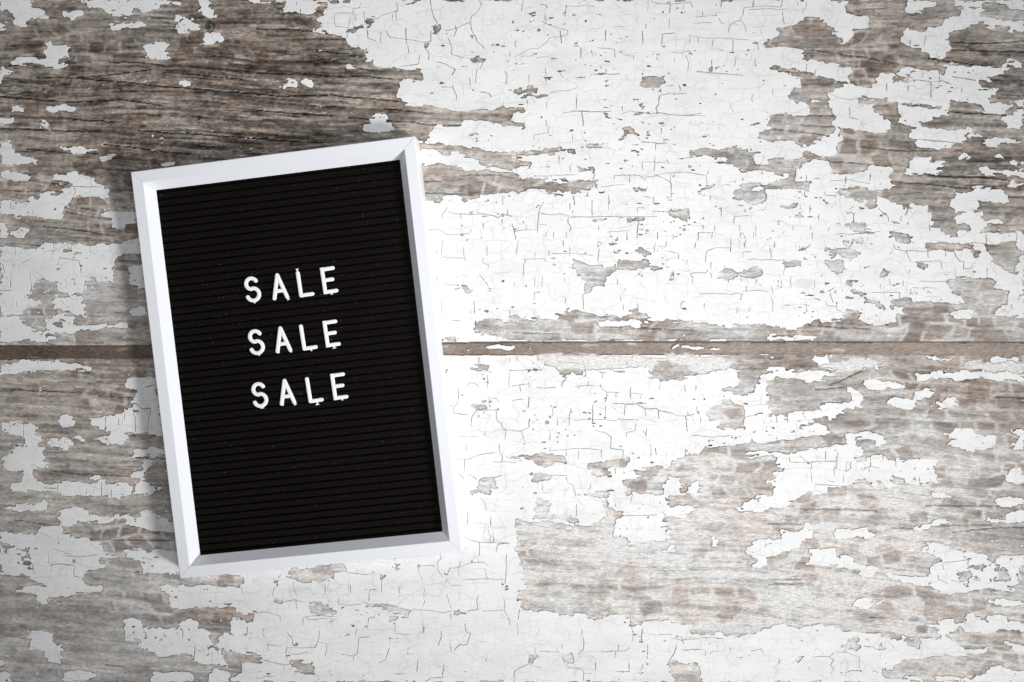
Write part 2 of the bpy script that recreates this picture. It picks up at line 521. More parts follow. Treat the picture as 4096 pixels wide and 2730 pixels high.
P 410,1370 500,1330 600,1320 690,1340 690,1380 640,1420 800,1425 1060,1415 1110,1395 1180,1395 1140,1440 960,1460 880,1480 770,1470 650,1500 500,1490 410,1490 430,1420
W 480,1400 560,1405 560,1440 520,1445 490,1420
P 1190,1270 1280,1240 1340,1260 1340,1330 1230,1335
C 8 100,290 100,350
C 7 230,300 230,340
C 5 295,360 300,430
C 7 680,160 690,200 670,240
C 6 660,150 930,150
C 7 20,860 45,940
C 6 175,870 170,950
C 9 100,960 95,1070
C 9 270,970 285,1050 280,1110
C 7 0,1100 100,1100
C 6 540,800 720,825
C 9 720,825 740,900 745,945
C 7 545,800 535,850
C 4 280,810 200,850
C 6 680,990 680,1050
C 6 150,1200 155,1300
C 6 220,1140 215,1200
C 5 325,700 320,740
C 5 230,710 228,750
C 6 490,670 490,710
C 7 660,680 640,730
C 4 830,700 820,740 880,770
C 5 1005,690 1005,720
C 9 780,1010 770,1100
C 7 90,1330 160,1330
C 6 1210,640 1215,670
C 6 540,1190 640,1260
C 6 830,940 800,980
D 95,1330 9
D 420,1400 8
D 560,1370 6
D 630,1400 6
D 500,1410 7
G 6 0,60 300,90 540,130 600,130
G 6 0,180 400,195 560,190
G 5 690,340 880,370
G 5 390,510 700,545 1050,600
G 6 0,660 350,690
G 6 1150,480 1250,475
G 5 600,380 910,440
T 1 1 P
W 1480,0 2351,0 2351,200 2280,215 2200,205 2100,220 2020,240 1960,265 1910,300 1895,260 1810,245 1700,250 1680,285 1480,275
P 2120,0 2351,0 2351,10 2200,20
W 1990,1390 2100,1370 2300,1380 2351,1365 2351,1568 2290,1560 2200,1500 2100,1490 2000,1480
W 1690,1568 1730,1530 1830,1520 1900,1568
W 1715,1090 1850,1065 1960,1075 1975,1110 1900,1110 1890,1080 1800,1070
C 7 1750,340 1740,370 1710,400 1715,440
C 5 1760,375 1830,395 1930,400 2100,400
C 6 1880,400 1875,440
C 7 2025,355 2030,385 2200,420 2225,435 2260,400 2351,420
C 7 2305,360 2310,400
C 8 2260,450 2255,485
C 7 2265,235 2265,310
C 8 2085,485 2085,525
C 6 1580,555 1640,535 1700,550 1750,590 1850,585 1960,575
C 7 1715,640 1705,770
C 6 1975,540 1970,570
C 4 1600,795 1730,795 1900,805
C 5 1745,805 1745,835
C 7 2120,700 2120,780
C 5 1900,705 1920,830
C 4 2085,800 2080,840
C 5 2090,850 2140,870 2130,910
C 7 1635,870 1630,940 1670,1000 1670,1030
C 5 2050,950 2120,1040 2150,1100 2200,1125
C 6 1720,1045 1850,1050
C 7 1700,1200 1700,1310
C 7 2000,1200 2005,1310
C 6 2330,1270 2330,1330
C 7 1720,1345 1700,1380
C 5 1800,1375 1880,1380
G 5 1530,100 1700,100
G 6 1560,205 1900,215 2020,235
G 5 1880,45 2250,40
T 1 2 P
W 0,25 90,70 290,100 500,105 620,115 750,125 755,165 700,190 560,195 300,195 290,175 200,165 140,180 90,200 60,235 0,190
W 300,205 420,210 560,230 450,240
W 680,0 760,0 755,35
W 1100,165 1130,170 1245,180 1240,205 1115,195
W 1445,340 1650,355 1635,410 1615,470 1580,460 1500,415 1450,400
W 1785,125 1870,125 1860,140 1725,170 1720,140
W 1975,105 2060,65 2050,95 1990,105
W 2110,75 2150,70 2140,100
W 2100,125 2190,110 2351,120 2351,190 2300,190 2280,150 2210,155 2180,175 2320,200 2320,280 2300,310 2200,310 2070,290 2020,205 2060,185
W 1855,320 1910,315 1890,340 1980,345 1900,350
W 2010,325 2180,345 2100,345
W 2100,0 2230,0 2230,15 2100,12
W 2250,0 2351,0 2310,15
W 690,435 860,435 860,460 755,465
W 1055,435 1215,435 1160,465 1055,475
W 250,385 300,400 340,410 290,415
W 1145,715 1230,730 1300,755 1300,790 1150,775
W 545,815 665,855 690,880 790,880 850,900 950,880 945,920 910,975 870,975 855,1065 800,1055 745,1065 745,1110 680,1120 675,1020 640,985 575,985 570,930
W 945,850 1030,820 1240,820 1270,870 1400,890 1340,910 1290,920 1250,895 1150,900 1110,915 1090,905 1060,895 960,905
W 1890,985 1900,940 1960,890 2050,920 2080,985
W 2095,925 2200,900 2300,905 2300,960 2240,1000 2180,985 2080,985
W 1445,940 1475,945 1460,985 1500,985 1430,1030
W 1520,900 1600,885 1530,910
W 450,1275 520,1265 515,1290 650,1295 850,1330 900,1305 1000,1340 1055,1345 1055,1310 1155,1265 1180,1310 1270,1360 1170,1380 1150,1370 840,1370 740,1385 830,1420 1000,1445 1180,1445 1175,1380 1400,1390 1900,1410 1950,1440 2110,1440 2000,1410 2351,1410 2351,1568 0,1568 0,1340 250,1360 400,1380 410,1350 400,1320 460,1305
C 5 215,50 570,40
C 7 760,35 740,90
C 6 935,90 940,45 1100,40 1170,45 1220,90 1225,60 1340,50 1400,75 1460,115
C 8 1460,115 1460,250
C 5 1080,45 1080,110
C 5 1300,40 1420,20 1600,15 1780,45 1790,120
C 7 1800,0 1795,35
C 9 560,235 575,315
C 7 695,195 695,235
C 7 290,285 245,370 235,480 235,570
C 6 245,380 300,400 470,400 540,425
C 8 540,425 730,425 900,420 1030,425
C 5 1030,425 1330,425
C 8 530,305 530,355
C 8 555,370 555,385
C 7 735,270 735,410
C 5 890,255 885,310
C 8 515,430 515,485 540,510 530,560
C 8 0,490 20,560 35,630
C 6 20,560 100,545 235,545
C 6 130,500 130,540
C 4 240,490 320,500
C 7 795,510 795,545
C 8 1160,470 1165,490 1150,520 1145,620
C 8 1055,565 1055,635
C 7 1335,565 1335,630
C 5 1480,590 1480,640
C 8 1710,570 1705,640
C 7 1840,570 1835,620
C 5 1710,570 1850,565
C 7 1860,505 1855,550
C 7 2090,505 2090,550
C 5 1755,500 1755,540
C 7 2095,570 2095,610
C 5 2215,565 2215,610
C 4 380,565 380,620
C 5 495,565 495,620
C 8 470,645 470,690
C 7 55,645 40,760
C 5 790,655 780,710
C 6 530,710 530,770
C 6 340,740 340,780
C 8 800,720 790,800 785,835
C 5 940,720 935,760
C 6 1315,660 1305,750
C 6 1420,655 1410,700 1350,695
C 6 1440,740 1525,760 1530,810
C 8 1685,665 1675,710
C 7 2010,625 2005,750
C 6 2005,710 1880,705 1785,740 1775,840
C 6 1150,340 1150,390
C 4 1160,340 1220,345
C 6 1300,240 1295,300
C 7 1820,230 1820,270
C 7 1920,350 1920,420
C 6 2040,420 2035,490
C 4 2040,420 2180,415
C 5 1600,870 1610,820
C 6 1830,840 1825,900
C 6 1640,960 1660,980 1655,1030
C 5 1640,945 1780,935 1800,910
C 6 1985,1000 1985,1040
C 6 2240,1000 2240,1030
C 5 2105,990 2105,1020
C 5 965,1000 965,1050
C 6 1040,1080 1035,1110
C 5 210,980 210,1060
C 4 105,970 105,860 125,820
C 6 200,1190 205,1120 255,1115
C 7 655,1270 650,1140 690,1120
C 5 990,1140 1000,1195
C 7 1155,1230 1155,1270
C 7 1550,1260 1555,1210 1590,1200
C 5 1765,1220 1765,1260
C 7 2150,1065 2150,1110
C 5 2120,1130 2095,1190
C 4 2070,1250 2060,1310
C 5 2180,1260 2170,1300
C 4 1020,1230 1020,1280
C 6 480,990 490,1020
C 5 490,1160 490,1210
C 4 215,750 205,800
C 4 105,815 300,810 305,840
C 5 2130,660 2135,700
C 5 2120,745 2120,800
C 5 2120,750 2200,745
C 7 20,1025 25,1050
G 6 740,1385 830,1420 1000,1445
G 5 1180,1445 1700,1475
G 5 0,1490 450,1500
G 6 900,1555 1200,1565
D 470,1465 9
D 208,50 7
T 1 3 P
W 30,0 270,0 265,40 240,105 290,85 380,85 390,120 375,185 200,180 0,185 0,115 70,110 80,80 200,80 200,35 120,40 40,20
W 550,30 580,0 910,0 850,20 780,30 700,45
W 1160,0 1240,0 1235,25 1580,50 1580,0 1945,0 1950,25 2351,60 2351,400 2351,560 2200,570 2080,580 2010,575 1950,590 1955,510 2000,500 2000,460 1880,440 1870,520 1950,550 1880,570 1750,570 1720,615 1665,600 1650,575 1590,555 1600,520 1480,505 1500,480 1490,390 1480,380 1475,310 1330,290 1310,340 1210,330 1110,310 1110,265 980,250 975,320 1000,330 900,330 895,290 780,270 770,240 640,230 630,180 680,160 750,165 760,145 850,165 1000,165 1100,155 1190,145 1170,125 1110,100 1115,30 1140,30
P 1680,290 1670,250 1700,230 1710,195 1840,205 1880,195 1890,150 2030,150 2035,185 2160,195 2175,220 2200,250 2200,290 2150,295 1975,290 1900,300 1915,375 1830,380 1700,370 1660,320
P 1705,455 1740,405 1820,400 1830,380 1880,380 1885,410 1970,400 1970,430 2005,460 2000,490 1955,510 1950,555 1850,560 1835,490 1750,490
P 2000,455 2140,460 2135,485 2010,480
P 2190,155 2225,100 2351,110 2300,165
P 1800,15 1860,25 1820,35
W 75,320 150,305 250,300 340,285 280,310 165,350
W 180,415 270,410 350,415 345,430 260,425
W 755,380 760,345 800,330 890,320 1010,335 780,345 760,365
W 1110,465 1225,465 1215,485 1150,485
W 610,490 700,485 760,485 900,490 905,510 955,540 900,550 850,560 985,580 980,595 850,590 800,560 765,545 765,510 620,500
W 1105,575 1230,580 1340,615 1300,660 1360,670 1210,670 1170,655 1170,600 1110,605
W 780,640 870,610 860,650 940,660 1040,660 910,670 890,660 800,670
W 670,645 770,655 765,690 730,720 700,700
W 500,700 560,715 640,710 680,730 720,720 790,730 830,770 820,810 780,830 740,820 670,790 650,765 560,805 540,790 555,760 620,745 530,735 505,730
W 520,840 660,835 690,870 685,930 650,960 560,920 530,880
W 700,905 770,910 765,925 700,915
W 680,840 760,840 740,860
W 130,830 320,835 315,880 150,885
W 1420,680 1470,670 1600,670 1700,660 1870,670 1865,710 1840,725 1940,750 1960,800 1900,790 1840,735 1620,725 1450,735 1440,710
W 1340,845 1470,840 1475,890 1345,890
W 2000,680 2220,665 2290,670 2285,710 2340,740 2310,800 2280,880 2260,910 2351,925 2200,930 2140,900 2130,860 2050,840 2040,790 2010,740
W 1020,910 1040,905 1110,940 1100,980 1030,990
W 710,1020 770,1005 830,1010 770,1030 770,1075 720,1060
W 770,1105 900,1115 885,1170 970,1180 1010,1230 1060,1260 1060,1280 1140,1250 1150,1190 1220,1165 1330,1165 1340,1200 1500,1220 1800,1220 1770,1130 1680,1120 1690,1070 1650,1070 1640,1010 1720,990 1860,985 2080,990 2090,1030 2070,1090 2230,1110 2180,1140 2190,1190 2170,1220 2100,1260 2070,1340 2200,1350 2351,1350 2351,1568 470,1568 300,1530 0,1510 0,1440 140,1440 250,1460 360,1420 420,1360 490,1355 500,1390 640,1380 700,1310 760,1270 860,1280 870,1330 820,1350 830,1380 900,1410 1010,1415 1170,1390 1160,1340 1260,1310 1230,1260 1100,1280 1030,1280 960,1240 900,1220 870,1190 860,1150 770,1140
P 870,1290 920,1265 1000,1280 1100,1290 1240,1255 1260,1310 1165,1340 1170,1390 1010,1415 880,1400 830,1370
P 1690,1310 1860,1280 1880,1330 1930,1345 1800,1375 1690,1370
P 0,1530 300,1530 500,1540 350,1565 0,1568
C 9 715,60 710,115
C 9 940,30 935,95
C 6 350,90 350,40
C 8 335,195 340,240
C 6 520,200 525,225 630,235
C 8 385,320 385,380
C 5 295,320 295,360
C 6 465,400 465,465
C 8 785,400 785,480
C 8 755,380 790,400
C 6 1010,340 1060,395 1100,420 1105,465
C 8 1285,345 1260,410
C 6 1230,420 1220,460
C 8 1480,500 1485,550
C 6 230,500 230,545
C 6 390,500 395,540
C 7 405,570 405,625
C 6 560,520 550,555
C 7 60,660 60,710
C 8 15,715 30,800
C 7 390,680 310,740
C 4 290,690 290,740
C 6 1150,680 1170,720 1250,740 1350,735 1450,740
C 6 1270,740 1290,800 1310,830
C 8 1465,750 1470,800
C 7 1700,740 1725,790 1760,830 1800,840
C 6 1795,845 1795,905
C 5 1630,735 1630,790
C 5 1590,840 1600,910
C 4 1340,840 1590,830
C 7 2285,570 2285,640
C 7 2000,590 2005,660
C 5 2215,575 2215,610
C 5 1870,665 2000,670
C 5 2010,890 2010,970
C 5 1720,905 1720,980
C 4 1900,845 1860,900 1800,900
C 7 570,1120 580,1170 595,1215
C 8 550,1110 610,1075
C 4 430,1000 425,1080
C 5 120,1010 125,1060
C 4 1035,1040 1030,1090
C 5 1110,990 1120,1050
C 5 1330,1075 1550,1080
C 5 1310,1085 1310,1120 1330,1140
C 5 1150,700 1140,740 1110,770
C 4 1205,1170 1210,1120 950,1120
C 4 1240,1010 1240,1060
C 4 1660,1015 1520,1020 1390,1015
C 4 1300,910 1290,950
C 5 2330,985 2335,1020
C 9 2310,1143 2351,1140
C 5 2310,1150 2300,1190
C 6 2240,1230 2235,1260
C 4 630,1230 630,1280 700,1310
C 4 530,1200 540,1240 630,1250
C 4 350,1230 350,1300
C 4 30,1060 45,1130
G 6 370,1420 730,1450
G 5 780,1440 940,1460
G 9 1235,25 1580,50 2000,65 2230,95
G 6 1110,100 1500,130 1880,170
G 6 900,1410 1100,1420
T 2 0 W
P 0,205 100,205 100,185 180,190 180,175 545,180 550,205 680,205 800,235 860,265 840,285 750,260 600,270 480,265 380,270 280,265 250,285 190,290 120,308 0,300
P 1150,410 1160,350 1300,335 1440,330 1450,560 1460,620 1500,860 1440,890 1350,830 1245,835 1230,845 1100,840 955,835 965,790 940,800 830,790 825,700 940,685 970,675 1135,665 1145,625 1190,615 1200,575 1240,520 1260,480 1290,430 1160,430
W 1220,640 1280,620 1295,660 1240,685
P 545,680 680,675 690,770 590,790 540,750
P 840,890 1000,870 1030,845 1170,855 1175,895 1140,950 1000,965 930,940 920,910
P 450,895 530,910 560,870 660,890 640,960 640,1000 540,985 450,960
P 660,880 720,870 785,905 770,930 700,900
P 0,745 70,740 190,735 210,755 290,755 330,790 330,850 320,875 415,890 355,925 350,975 230,970 230,930 240,880 80,850 0,840
W 20,810 70,830 60,850 20,840
P 20,1075 120,1000 140,975 390,985 410,1060 390,1100 450,1160 300,1180 310,1230 350,1300 400,1290 520,1310 650,1285 780,1290 830,1320 900,1300 930,1340 930,1430 800,1420 720,1410 620,1420 520,1390 400,1380 250,1375 100,1380 90,1320 200,1290 215,1230 190,1180 80,1195 50,1160
P 920,1270 960,1265 990,1310 1050,1290 1140,1290 1180,1340 1215,1360 1205,1410 1170,1440 1040,1430 925,1425
P 1230,1415 1240,1340 1280,1310 1340,1290 1400,1330 1470,1360 1400,1410
P 825,1240 935,1245 930,1265 830,1260
P 1185,1050 1240,990 1400,985 1520,985 1520,1030 1420,1060 1270,1060
P 1310,1090 1390,1085 1400,1150 1340,1190 1320,1280 1210,1250 1200,1215 1320,1200
P 25,1520 200,1510 340,1500 350,1470 430,1470 445,1500 440,1568 200,1568 50,1535
P 550,1568 600,1540 700,1530 800,1560 790,1568
P 1290,1555 1370,1550 1380,1568
P 380,45 530,55 500,62 390,58
C 8 345,180 345,205
C 8 470,180 470,205
C 8 80,740 85,800
C 7 215,760 215,870
C 9 1240,690 1240,830
C 9 1380,620 1350,830
C 9 1200,575 1250,570 1300,620 1380,615
C 7 1145,660 1140,720
C 8 970,690 960,830
C 8 1090,710 1085,770
C 9 530,1310 525,1390
C 7 400,1345 520,1350
C 9 930,1300 930,1430
C 9 1020,1360 1020,1430
C 9 1220,1350 1220,1410
C 6 790,1340 790,1400
C 8 1340,420 1420,400
C 7 15,770 15,830
D 40,222 7
D 480,935 6
D 600,900 6
D 870,890 6
G 5 0,440 200,450 700,470
G 5 900,500 1200,520
G 6 450,1190 700,1220 1180,1240
G 6 390,10 530,45
G 7 100,950 350,980
G 9 1250,1070 1520,1080
G 7 1180,860 1430,875
T 2 1 P
Z 2100,50 2160,38 2230,26 2260,38 2310,44 2351,40 2351,80 2300,90 2255,70 2210,66 2140,68
Z 1936,80 1950,70 1962,84 1944,92
W 1955,240 1980,225 2110,220 2110,250 2060,270 1990,265
W 1730,275 1800,265 1780,285 1730,300
W 1975,570 2100,580 2140,600 2130,620 2020,625
W 2050,1270 2190,1250 2200,1320 2220,1345 2160,1370 2145,1420 2110,1410 2060,1400 2010,1395 2010,1440 1950,1420 1960,1380 2060,1340
C 9 2045,150 2040,210
C 8 2105,220 2105,265 2160,285
C 6 1930,140 1930,160
C 6 2330,160 2330,190
C 8 1860,440 1855,560 1830,590 1760,590
C 8 1815,605 1815,660 1940,670
C 5 1940,410 1960,380 2010,385 2050,430
C 6 2140,510 2140,600
C 5 2160,520 2210,525 2230,560
C 7 2020,630 2230,630
C 7 2020,640 1980,700 1975,780
C 7 2205,640 2215,730 2250,750 2270,810 2351,815
C 4 1800,825 1820,820 1820,845
C 6 2110,825 2090,860
C 7 1935,950 1935,1000
C 6 1830,1085 1930,1085 2060,1040 2200,1020
C 6 1915,1090 1915,1190
C 7 2230,950 2235,1010 2265,1060 2255,1100
C 5 2290,1060 2351,1080
C 6 1840,1215 1890,1230 1920,1290
C 8 1950,1220 2030,1270
C 8 2190,1250 2255,1230
C 5 2050,1440 2100,1470 2115,1550
T 2 2 P
Z 1462,78 1475,50 1490,40 1525,27 1540,38 1520,50 1500,62 1485,68
Z 1550,45 1600,32 1650,52 1700,45 1760,50 1765,68 1700,80 1650,74 1600,60 1560,62
Z 1795,76 1850,60 1920,68 1900,80 1850,80
Z 0,40 20,38 35,56 10,76 0,78
Z 160,62 172,60 174,74 164,76
Q 240,130 900,130 1050,145 1330,140 1880,128 1960,165 2020,200 2025,270 1700,285 1590,270 1590,235 1450,195 1330,195 1275,250 1100,255 800,265 660,255 400,235 240,190
W 1880,130 2351,115 2351,290 2290,300 2270,330 2290,385 2250,410 2250,465 2150,480 1920,475 1925,430 2080,430 2085,330 2065,285 2030,270 2020,200 1990,190 1960,165
W 1260,290 1275,250 1330,195 1450,195 1500,215 1590,235 1620,270 1720,280 1700,310 1600,325 1520,345 1400,365 1270,350
W 395,265 430,255 520,245 540,260 660,255 665,290 570,295 520,320 460,320 410,290
W 110,285 150,260 200,235 240,235 235,290 160,290
W 880,290 1000,280 1050,290 1080,330 1050,300
W 1800,640 1810,600 1890,595 1910,570 1980,540 2060,560 2120,600 2145,650 2130,700 2110,730 2140,815 2050,820 1940,815 1895,790 1890,735 1800,730
W 0,1075 60,1050 200,1055 260,1040 340,1045 420,1040 495,1060 495,1110 360,1115 340,1155 290,1170 250,1160 240,1135 180,1095
W 175,1240 200,1200 280,1200 360,1230 350,1280 250,1290 190,1280
W 675,1120 750,1110 960,1085 1020,1090 1060,1070 1075,1150 1000,1155 940,1165 890,1200 915,1235 830,1235 780,1265 720,1230
W 1120,1185 1200,1170 1340,1155 1440,1155 1450,1105 1505,1105 1510,1080 1590,1060 1600,1040 1640,1050 1700,1060 1740,1010 1790,965 2000,965 2180,945 2210,880 2250,930 2351,925 2351,1420 2260,1425 2240,1450 2200,1480 2120,1490 2110,1540 2000,1560 1700,1568 1670,1540 1620,1510 1430,1520 1430,1430 1400,1415 1250,1410 1130,1410 1040,1400 1040,1320 1010,1290 1090,1255 1160,1235
P 2130,1035 2220,1005 2351,1000 2351,1040 2200,1060
P 1395,1290 1440,1255 1540,1270 1560,1310 1540,1390 1610,1385 1640,1320 1720,1285 1730,1360 1690,1415 1400,1410 1390,1340
W 585,1420 600,1385 700,1385 850,1390 960,1380 960,1420 800,1445 700,1440
W 815,1460 870,1460 890,1520 930,1550 1000,1540 1005,1568 860,1568 850,1520
W 215,1480 240,1440 330,1450 350,1500 330,1568 200,1568
W 210,1390 225,1370 250,1400 230,1410
C 7 45,145 45,180
C 7 240,145 240,180
C 6 1055,190 1055,220
C 7 805,270 810,290 870,290
C 5 830,300 830,340
C 8 460,325 500,330 460,380 455,415
C 6 0,410 70,400 155,390
C 6 70,410 80,460
C 4 155,370 155,430
C 8 155,510 150,605
C 4 230,420 260,430 400,425
C 5 570,420 690,405 780,412
C 5 700,370 700,400
C 5 615,420 615,440
C 6 810,395 830,440 870,465 865,530 850,560
C 4 880,465 980,470
C 5 955,475 955,520
C 7 1090,425 1085,520
C 5 1095,475 1200,490
C 6 1360,375 1355,445
C 6 1580,395 1590,460
C 5 1690,405 1685,460
C 7 1000,570 1040,580 1145,575 1165,590 1220,620 1330,615 1345,635 1450,655 1510,680 1600,685 1670,670
C 6 1040,585 1030,680
C 6 1220,625 1225,690
C 7 1345,640 1345,715
C 8 1590,690 1600,750 1610,825
C 5 1695,600 1700,650 1720,675
C 8 740,580 740,740
C 6 860,590 855,680
C 7 370,620 375,690
C 7 410,700 415,770
C 7 540,620 525,680 525,770
C 9 160,715 155,790
C 5 0,820 80,825 150,795
C 7 85,830 105,890
C 6 350,850 350,910
C 6 760,815 850,835 900,870
C 8 900,870 910,900 905,980
C 5 1140,750 1130,820 1050,840 1050,880
C 6 1205,825 1230,850 1230,880
C 6 350,970 350,1020
C 5 360,1000 500,995 590,985 700,985 820,1000
C 6 820,1000 820,1070
C 6 905,985 1020,1000 1015,1080
C 6 495,1000 495,1050
C 8 1315,985 1325,1040
C 4 610,1000 610,1080
C 7 500,1250 510,1300 560,1320 585,1420
C 6 720,1310 720,1340 700,1370
C 6 280,1310 280,1370
C 4 350,1230 500,1235
C 7 590,1500 595,1568
C 6 1590,990 1590,1050
C 5 0,545 100,530
C 4 2150,690 2220,680
C 6 945,1165 950,1215
D 345,695 12
D 320,745 20
D 205,680 6
D 228,722 6
D 190,810 9
D 430,842 8
D 415,880 8
D 415,925 7
D 510,868 7
D 490,810 6
D 745,780 7
D 1178,515 6
D 115,940 6
D 165,325 6
T 2 3 W
Q 565,190 720,185 760,170 920,165 1010,180 1050,220 980,238 880,250 700,272 560,262 440,236
Q 1820,200 2050,195 2240,190 2315,190 2351,205 2351,285 2090,285 1980,262 1830,246
P 0,130 160,130 170,150 10,150
P 430,130 560,130 570,190 720,185 760,160 920,155 1010,170 1060,220 1085,235 980,245 880,255 700,280 560,270 430,240
P 1450,150 1500,130 1560,130 1600,165 1700,175 1690,185 1550,175 1460,165
P 1815,195 2050,190 2050,150 2120,150 2150,170 2240,165 2260,135 2310,140 2315,185 2351,200 2351,380 2200,360 2150,380 2060,360 2000,355 1930,335 1760,370 1700,350 1600,335 1480,345 1420,360 1350,355 1360,290 1700,290 2080,290 1980,270 1830,250
P 0,235 120,235 140,260 230,265 300,280 400,275 600,285 605,310 530,320 510,345 480,365 350,370 300,355 230,350 100,345 0,365
P 870,350 900,355 1150,360 1220,400 1245,430 1180,440 1100,430 1000,445 900,410
P 690,430 740,415 780,435 850,470 860,500 855,600 690,610 680,670 620,700 500,710 390,735 390,750 270,750 265,800 400,795 550,790 560,865 480,870 360,860 210,885 190,900 0,910 0,680 90,670 180,680 200,655 330,640 460,625 480,580 620,580 740,560 750,480
P 1345,470 1400,450 1500,455 1525,470 1490,535 1400,545 1350,560 1340,610 1310,625 1180,620 1065,580 1150,540 1250,525 1340,530
P 1560,545 1650,525 1700,510 1730,525 1720,570 1770,590 1760,620 1610,630 1530,605 1560,580
P 1580,850 1700,850 1740,800 1820,795 1880,835 1900,850 2080,870 2070,960 2000,1000 1830,990 1760,975 1660,950 1700,900 1620,870
P 2200,820 2351,800 2351,1010 2240,1010 2240,940 2290,930 2285,850
P 700,860 760,840 880,840 950,850 1040,855 1050,890 1070,940 1020,980 990,960 970,930 870,890 800,900 800,950 870,980 850,1040 780,1050 640,1020 500,1040 280,1000 400,990 600,965 720,960 740,920
P 0,1010 90,1010 150,1040 270,1035 280,1000 500,1010 860,1000 850,1045 800,1060 810,1100 900,1110 920,1050 1040,1040 1090,1090 1200,1095 1350,1085 1590,1095 1590,1110 1520,1120 1515,1190 1570,1215 1540,1300 1420,1310 1250,1300 1240,1250 1160,1235 1110,1290 1180,1345 1080,1350 1030,1290 960,1360 940,1290 900,1250 830,1270 740,1320 620,1330 520,1390 430,1420 350,1385 260,1420 150,1530 60,1540 0,1530 0,1410 50,1400 60,1310 0,1300 0,1290 100,1260 50,1240 80,1190 180,1180 170,1150 60,1150 60,1110 90,1050 0,1050
P 0,440 20,560 0,570
P 1475,1425 1530,1385 1600,1370 1680,1400 1680,1430 1550,1435
P 2190,1240 2230,1190 2310,1175 2340,1230 2330,1280 2250,1290 2190,1275
P 2095,1445 2170,1440 2260,1455 2351,1450 2351,1510 2170,1520 2100,1500
P 0,600 20,650 0,670
P 910,760 930,750 945,765 925,775
P 390,775 510,770 550,790 400,800
C 6 525,1010 525,1090
C 5 195,1060 200,1110 370,1115
C 7 370,1115 440,1105 540,1100 630,1105 630,1140 600,1180 610,1230
C 5 400,1115 390,1190 400,1290
C 7 640,1025 630,1100
C 6 760,1110 755,1170 700,1200
C 6 795,1060 810,1105
C 5 940,1060 940,1150 880,1170 870,1190
C 5 945,1150 1025,1165
C 5 1055,1050 1055,1090
C 5 1170,1100 1170,1150
C 7 1390,1250 1395,1310
C 6 550,1280 610,1290
C 6 290,1050 370,1110
C 6 75,690 80,740
C 7 175,690 175,740
C 6 320,680 380,735
C 4 690,1230 690,1300
D 785,548 6
D 30,280 10
G 9 570,400 720,340 870,270
G 6 2080,515 2351,520
G 6 250,1545 700,1545 1000,1555
G 6 1450,1510 2110,1515
G 6 1350,280 2000,290
G 7 430,445 700,420
G 6 480,575 730,560
T 3 0 W
P 0,200 100,190 200,195 340,235 350,190 360,140 550,140 580,200 640,200 690,260 760,245 900,270 940,310 930,350 960,380 1080,400 1060,415 980,415 910,420 910,480 970,490 960,520 870,545 800,540 750,600 780,680 930,690 925,720 870,740 700,740 690,770 550,780 440,780 430,840 330,830 320,770 130,740 150,700 330,680 440,690 350,660 270,620 280,590 100,580 0,560
W 0,290 180,330 380,345 400,360 270,350 260,440 240,440 240,360 180,340 70,360 50,400 40,340
W 170,470 300,480 300,520 250,500 170,490
W 150,400 240,400 240,440 170,450
P 530,0 820,0 830,30 1300,45 1300,0 1410,0 1440,50 1600,120 1620,190 1380,180 1100,115 950,110 680,95 670,150 590,145 550,130
W 1040,75 1150,75 1160,120 1040,115
P 1140,370 1180,350 1400,365 1640,355 1660,560 1400,580 1310,550 1280,440 1150,410
P 1450,700 1500,670 1620,685 1700,690 1800,680 2200,690 2260,640 2351,640 2351,920 2280,940 2180,920 2170,870 2050,860 2000,885 1820,875 1780,890 1600,895 1540,860 1575,760 1480,720
P 1900,540 2351,500 2351,620 2260,640 2200,600
P 250,1110 330,1095 470,1115 490,1200 540,1240 580,1220 570,1390 430,1390 400,1290 250,1280 290,1200
P 580,1530 600,1460 700,1455 850,1490 860,1530 780,1568 590,1568
P 0,1480 60,1480 130,1560 0,1568
P 0,1340 40,1370 40,1420 0,1430
P 1130,1140 1145,1010 1180,985 1300,990 1320,1040 1310,1160 1260,1185 1150,1175
P 1310,1070 1450,1055 1520,1080 1660,1085 1640,1040 1730,990 1810,1020 1820,1070 1930,1110 1945,1240 1790,1240 1770,1340 1720,1300 1650,1310 1530,1340 1450,1350 1400,1300 1280,1250 1290,1190 1340,1150
P 2120,960 2200,980 2290,1025 2270,1130 2130,1135
P 1780,1240 1900,1240 1910,1270 2000,1270 2060,1310 2090,1420 1950,1410 1780,1380
P 1960,1250 2000,1190 2060,1120 2130,1140 2290,1140 2280,1020 2351,930 2351,1310 2200,1300 2070,1275
P 1385,1520 1420,1480 1540,1490 1640,1470 1760,1500 1770,1568 1390,1568
P 1925,1500 1960,1440 2070,1470 2110,1540 2080,1568 1930,1568
P 2120,1530 2200,1500 2210,1420 2230,1390 2351,1390 2351,1568 2130,1568
C 8 440,380 450,480
C 7 470,490 465,550
C 9 300,480 305,570
C 8 460,490 570,480 650,490 680,490
C 8 680,500 675,590 740,610
C 7 670,400 690,420
C 6 490,340 670,400
C 7 815,0 820,40
C 9 580,180 570,210
C 9 710,740 700,780
C 8 1310,1060 1330,1110
C 9 1680,1090 1675,1160
C 9 1790,1240 1780,1340
C 9 2270,1060 2265,1130
C 7 2215,690 2225,760
C 8 2260,1230 2260,1290
C 8 80,440 80,480
C 6 360,190 490,250
C 5 1300,420 1390,440
C 6 1945,1290 1945,1370
C 7 2000,1270 2000,1310
C 5 1650,1480 1680,1500
G 8 1230,560 1270,550
G 6 780,250 1300,270 1600,270
G 6 130,80 450,120 560,135
G 7 960,1410 1140,1425
D 535,290 8
D 675,455 15
D 612,697 6
T 3 1 P
W 300,530 800,480 840,540 720,570 710,620 690,635 600,660 500,640 440,650 350,630 310,580
W 1240,490 1300,490 1360,490 1320,515 1290,530
W 1145,570 1200,575 1190,620 1145,640
W 480,820 610,835 620,870 700,890 740,940 720,965 600,950 485,940
W 150,820 210,810 250,830 240,845 150,835
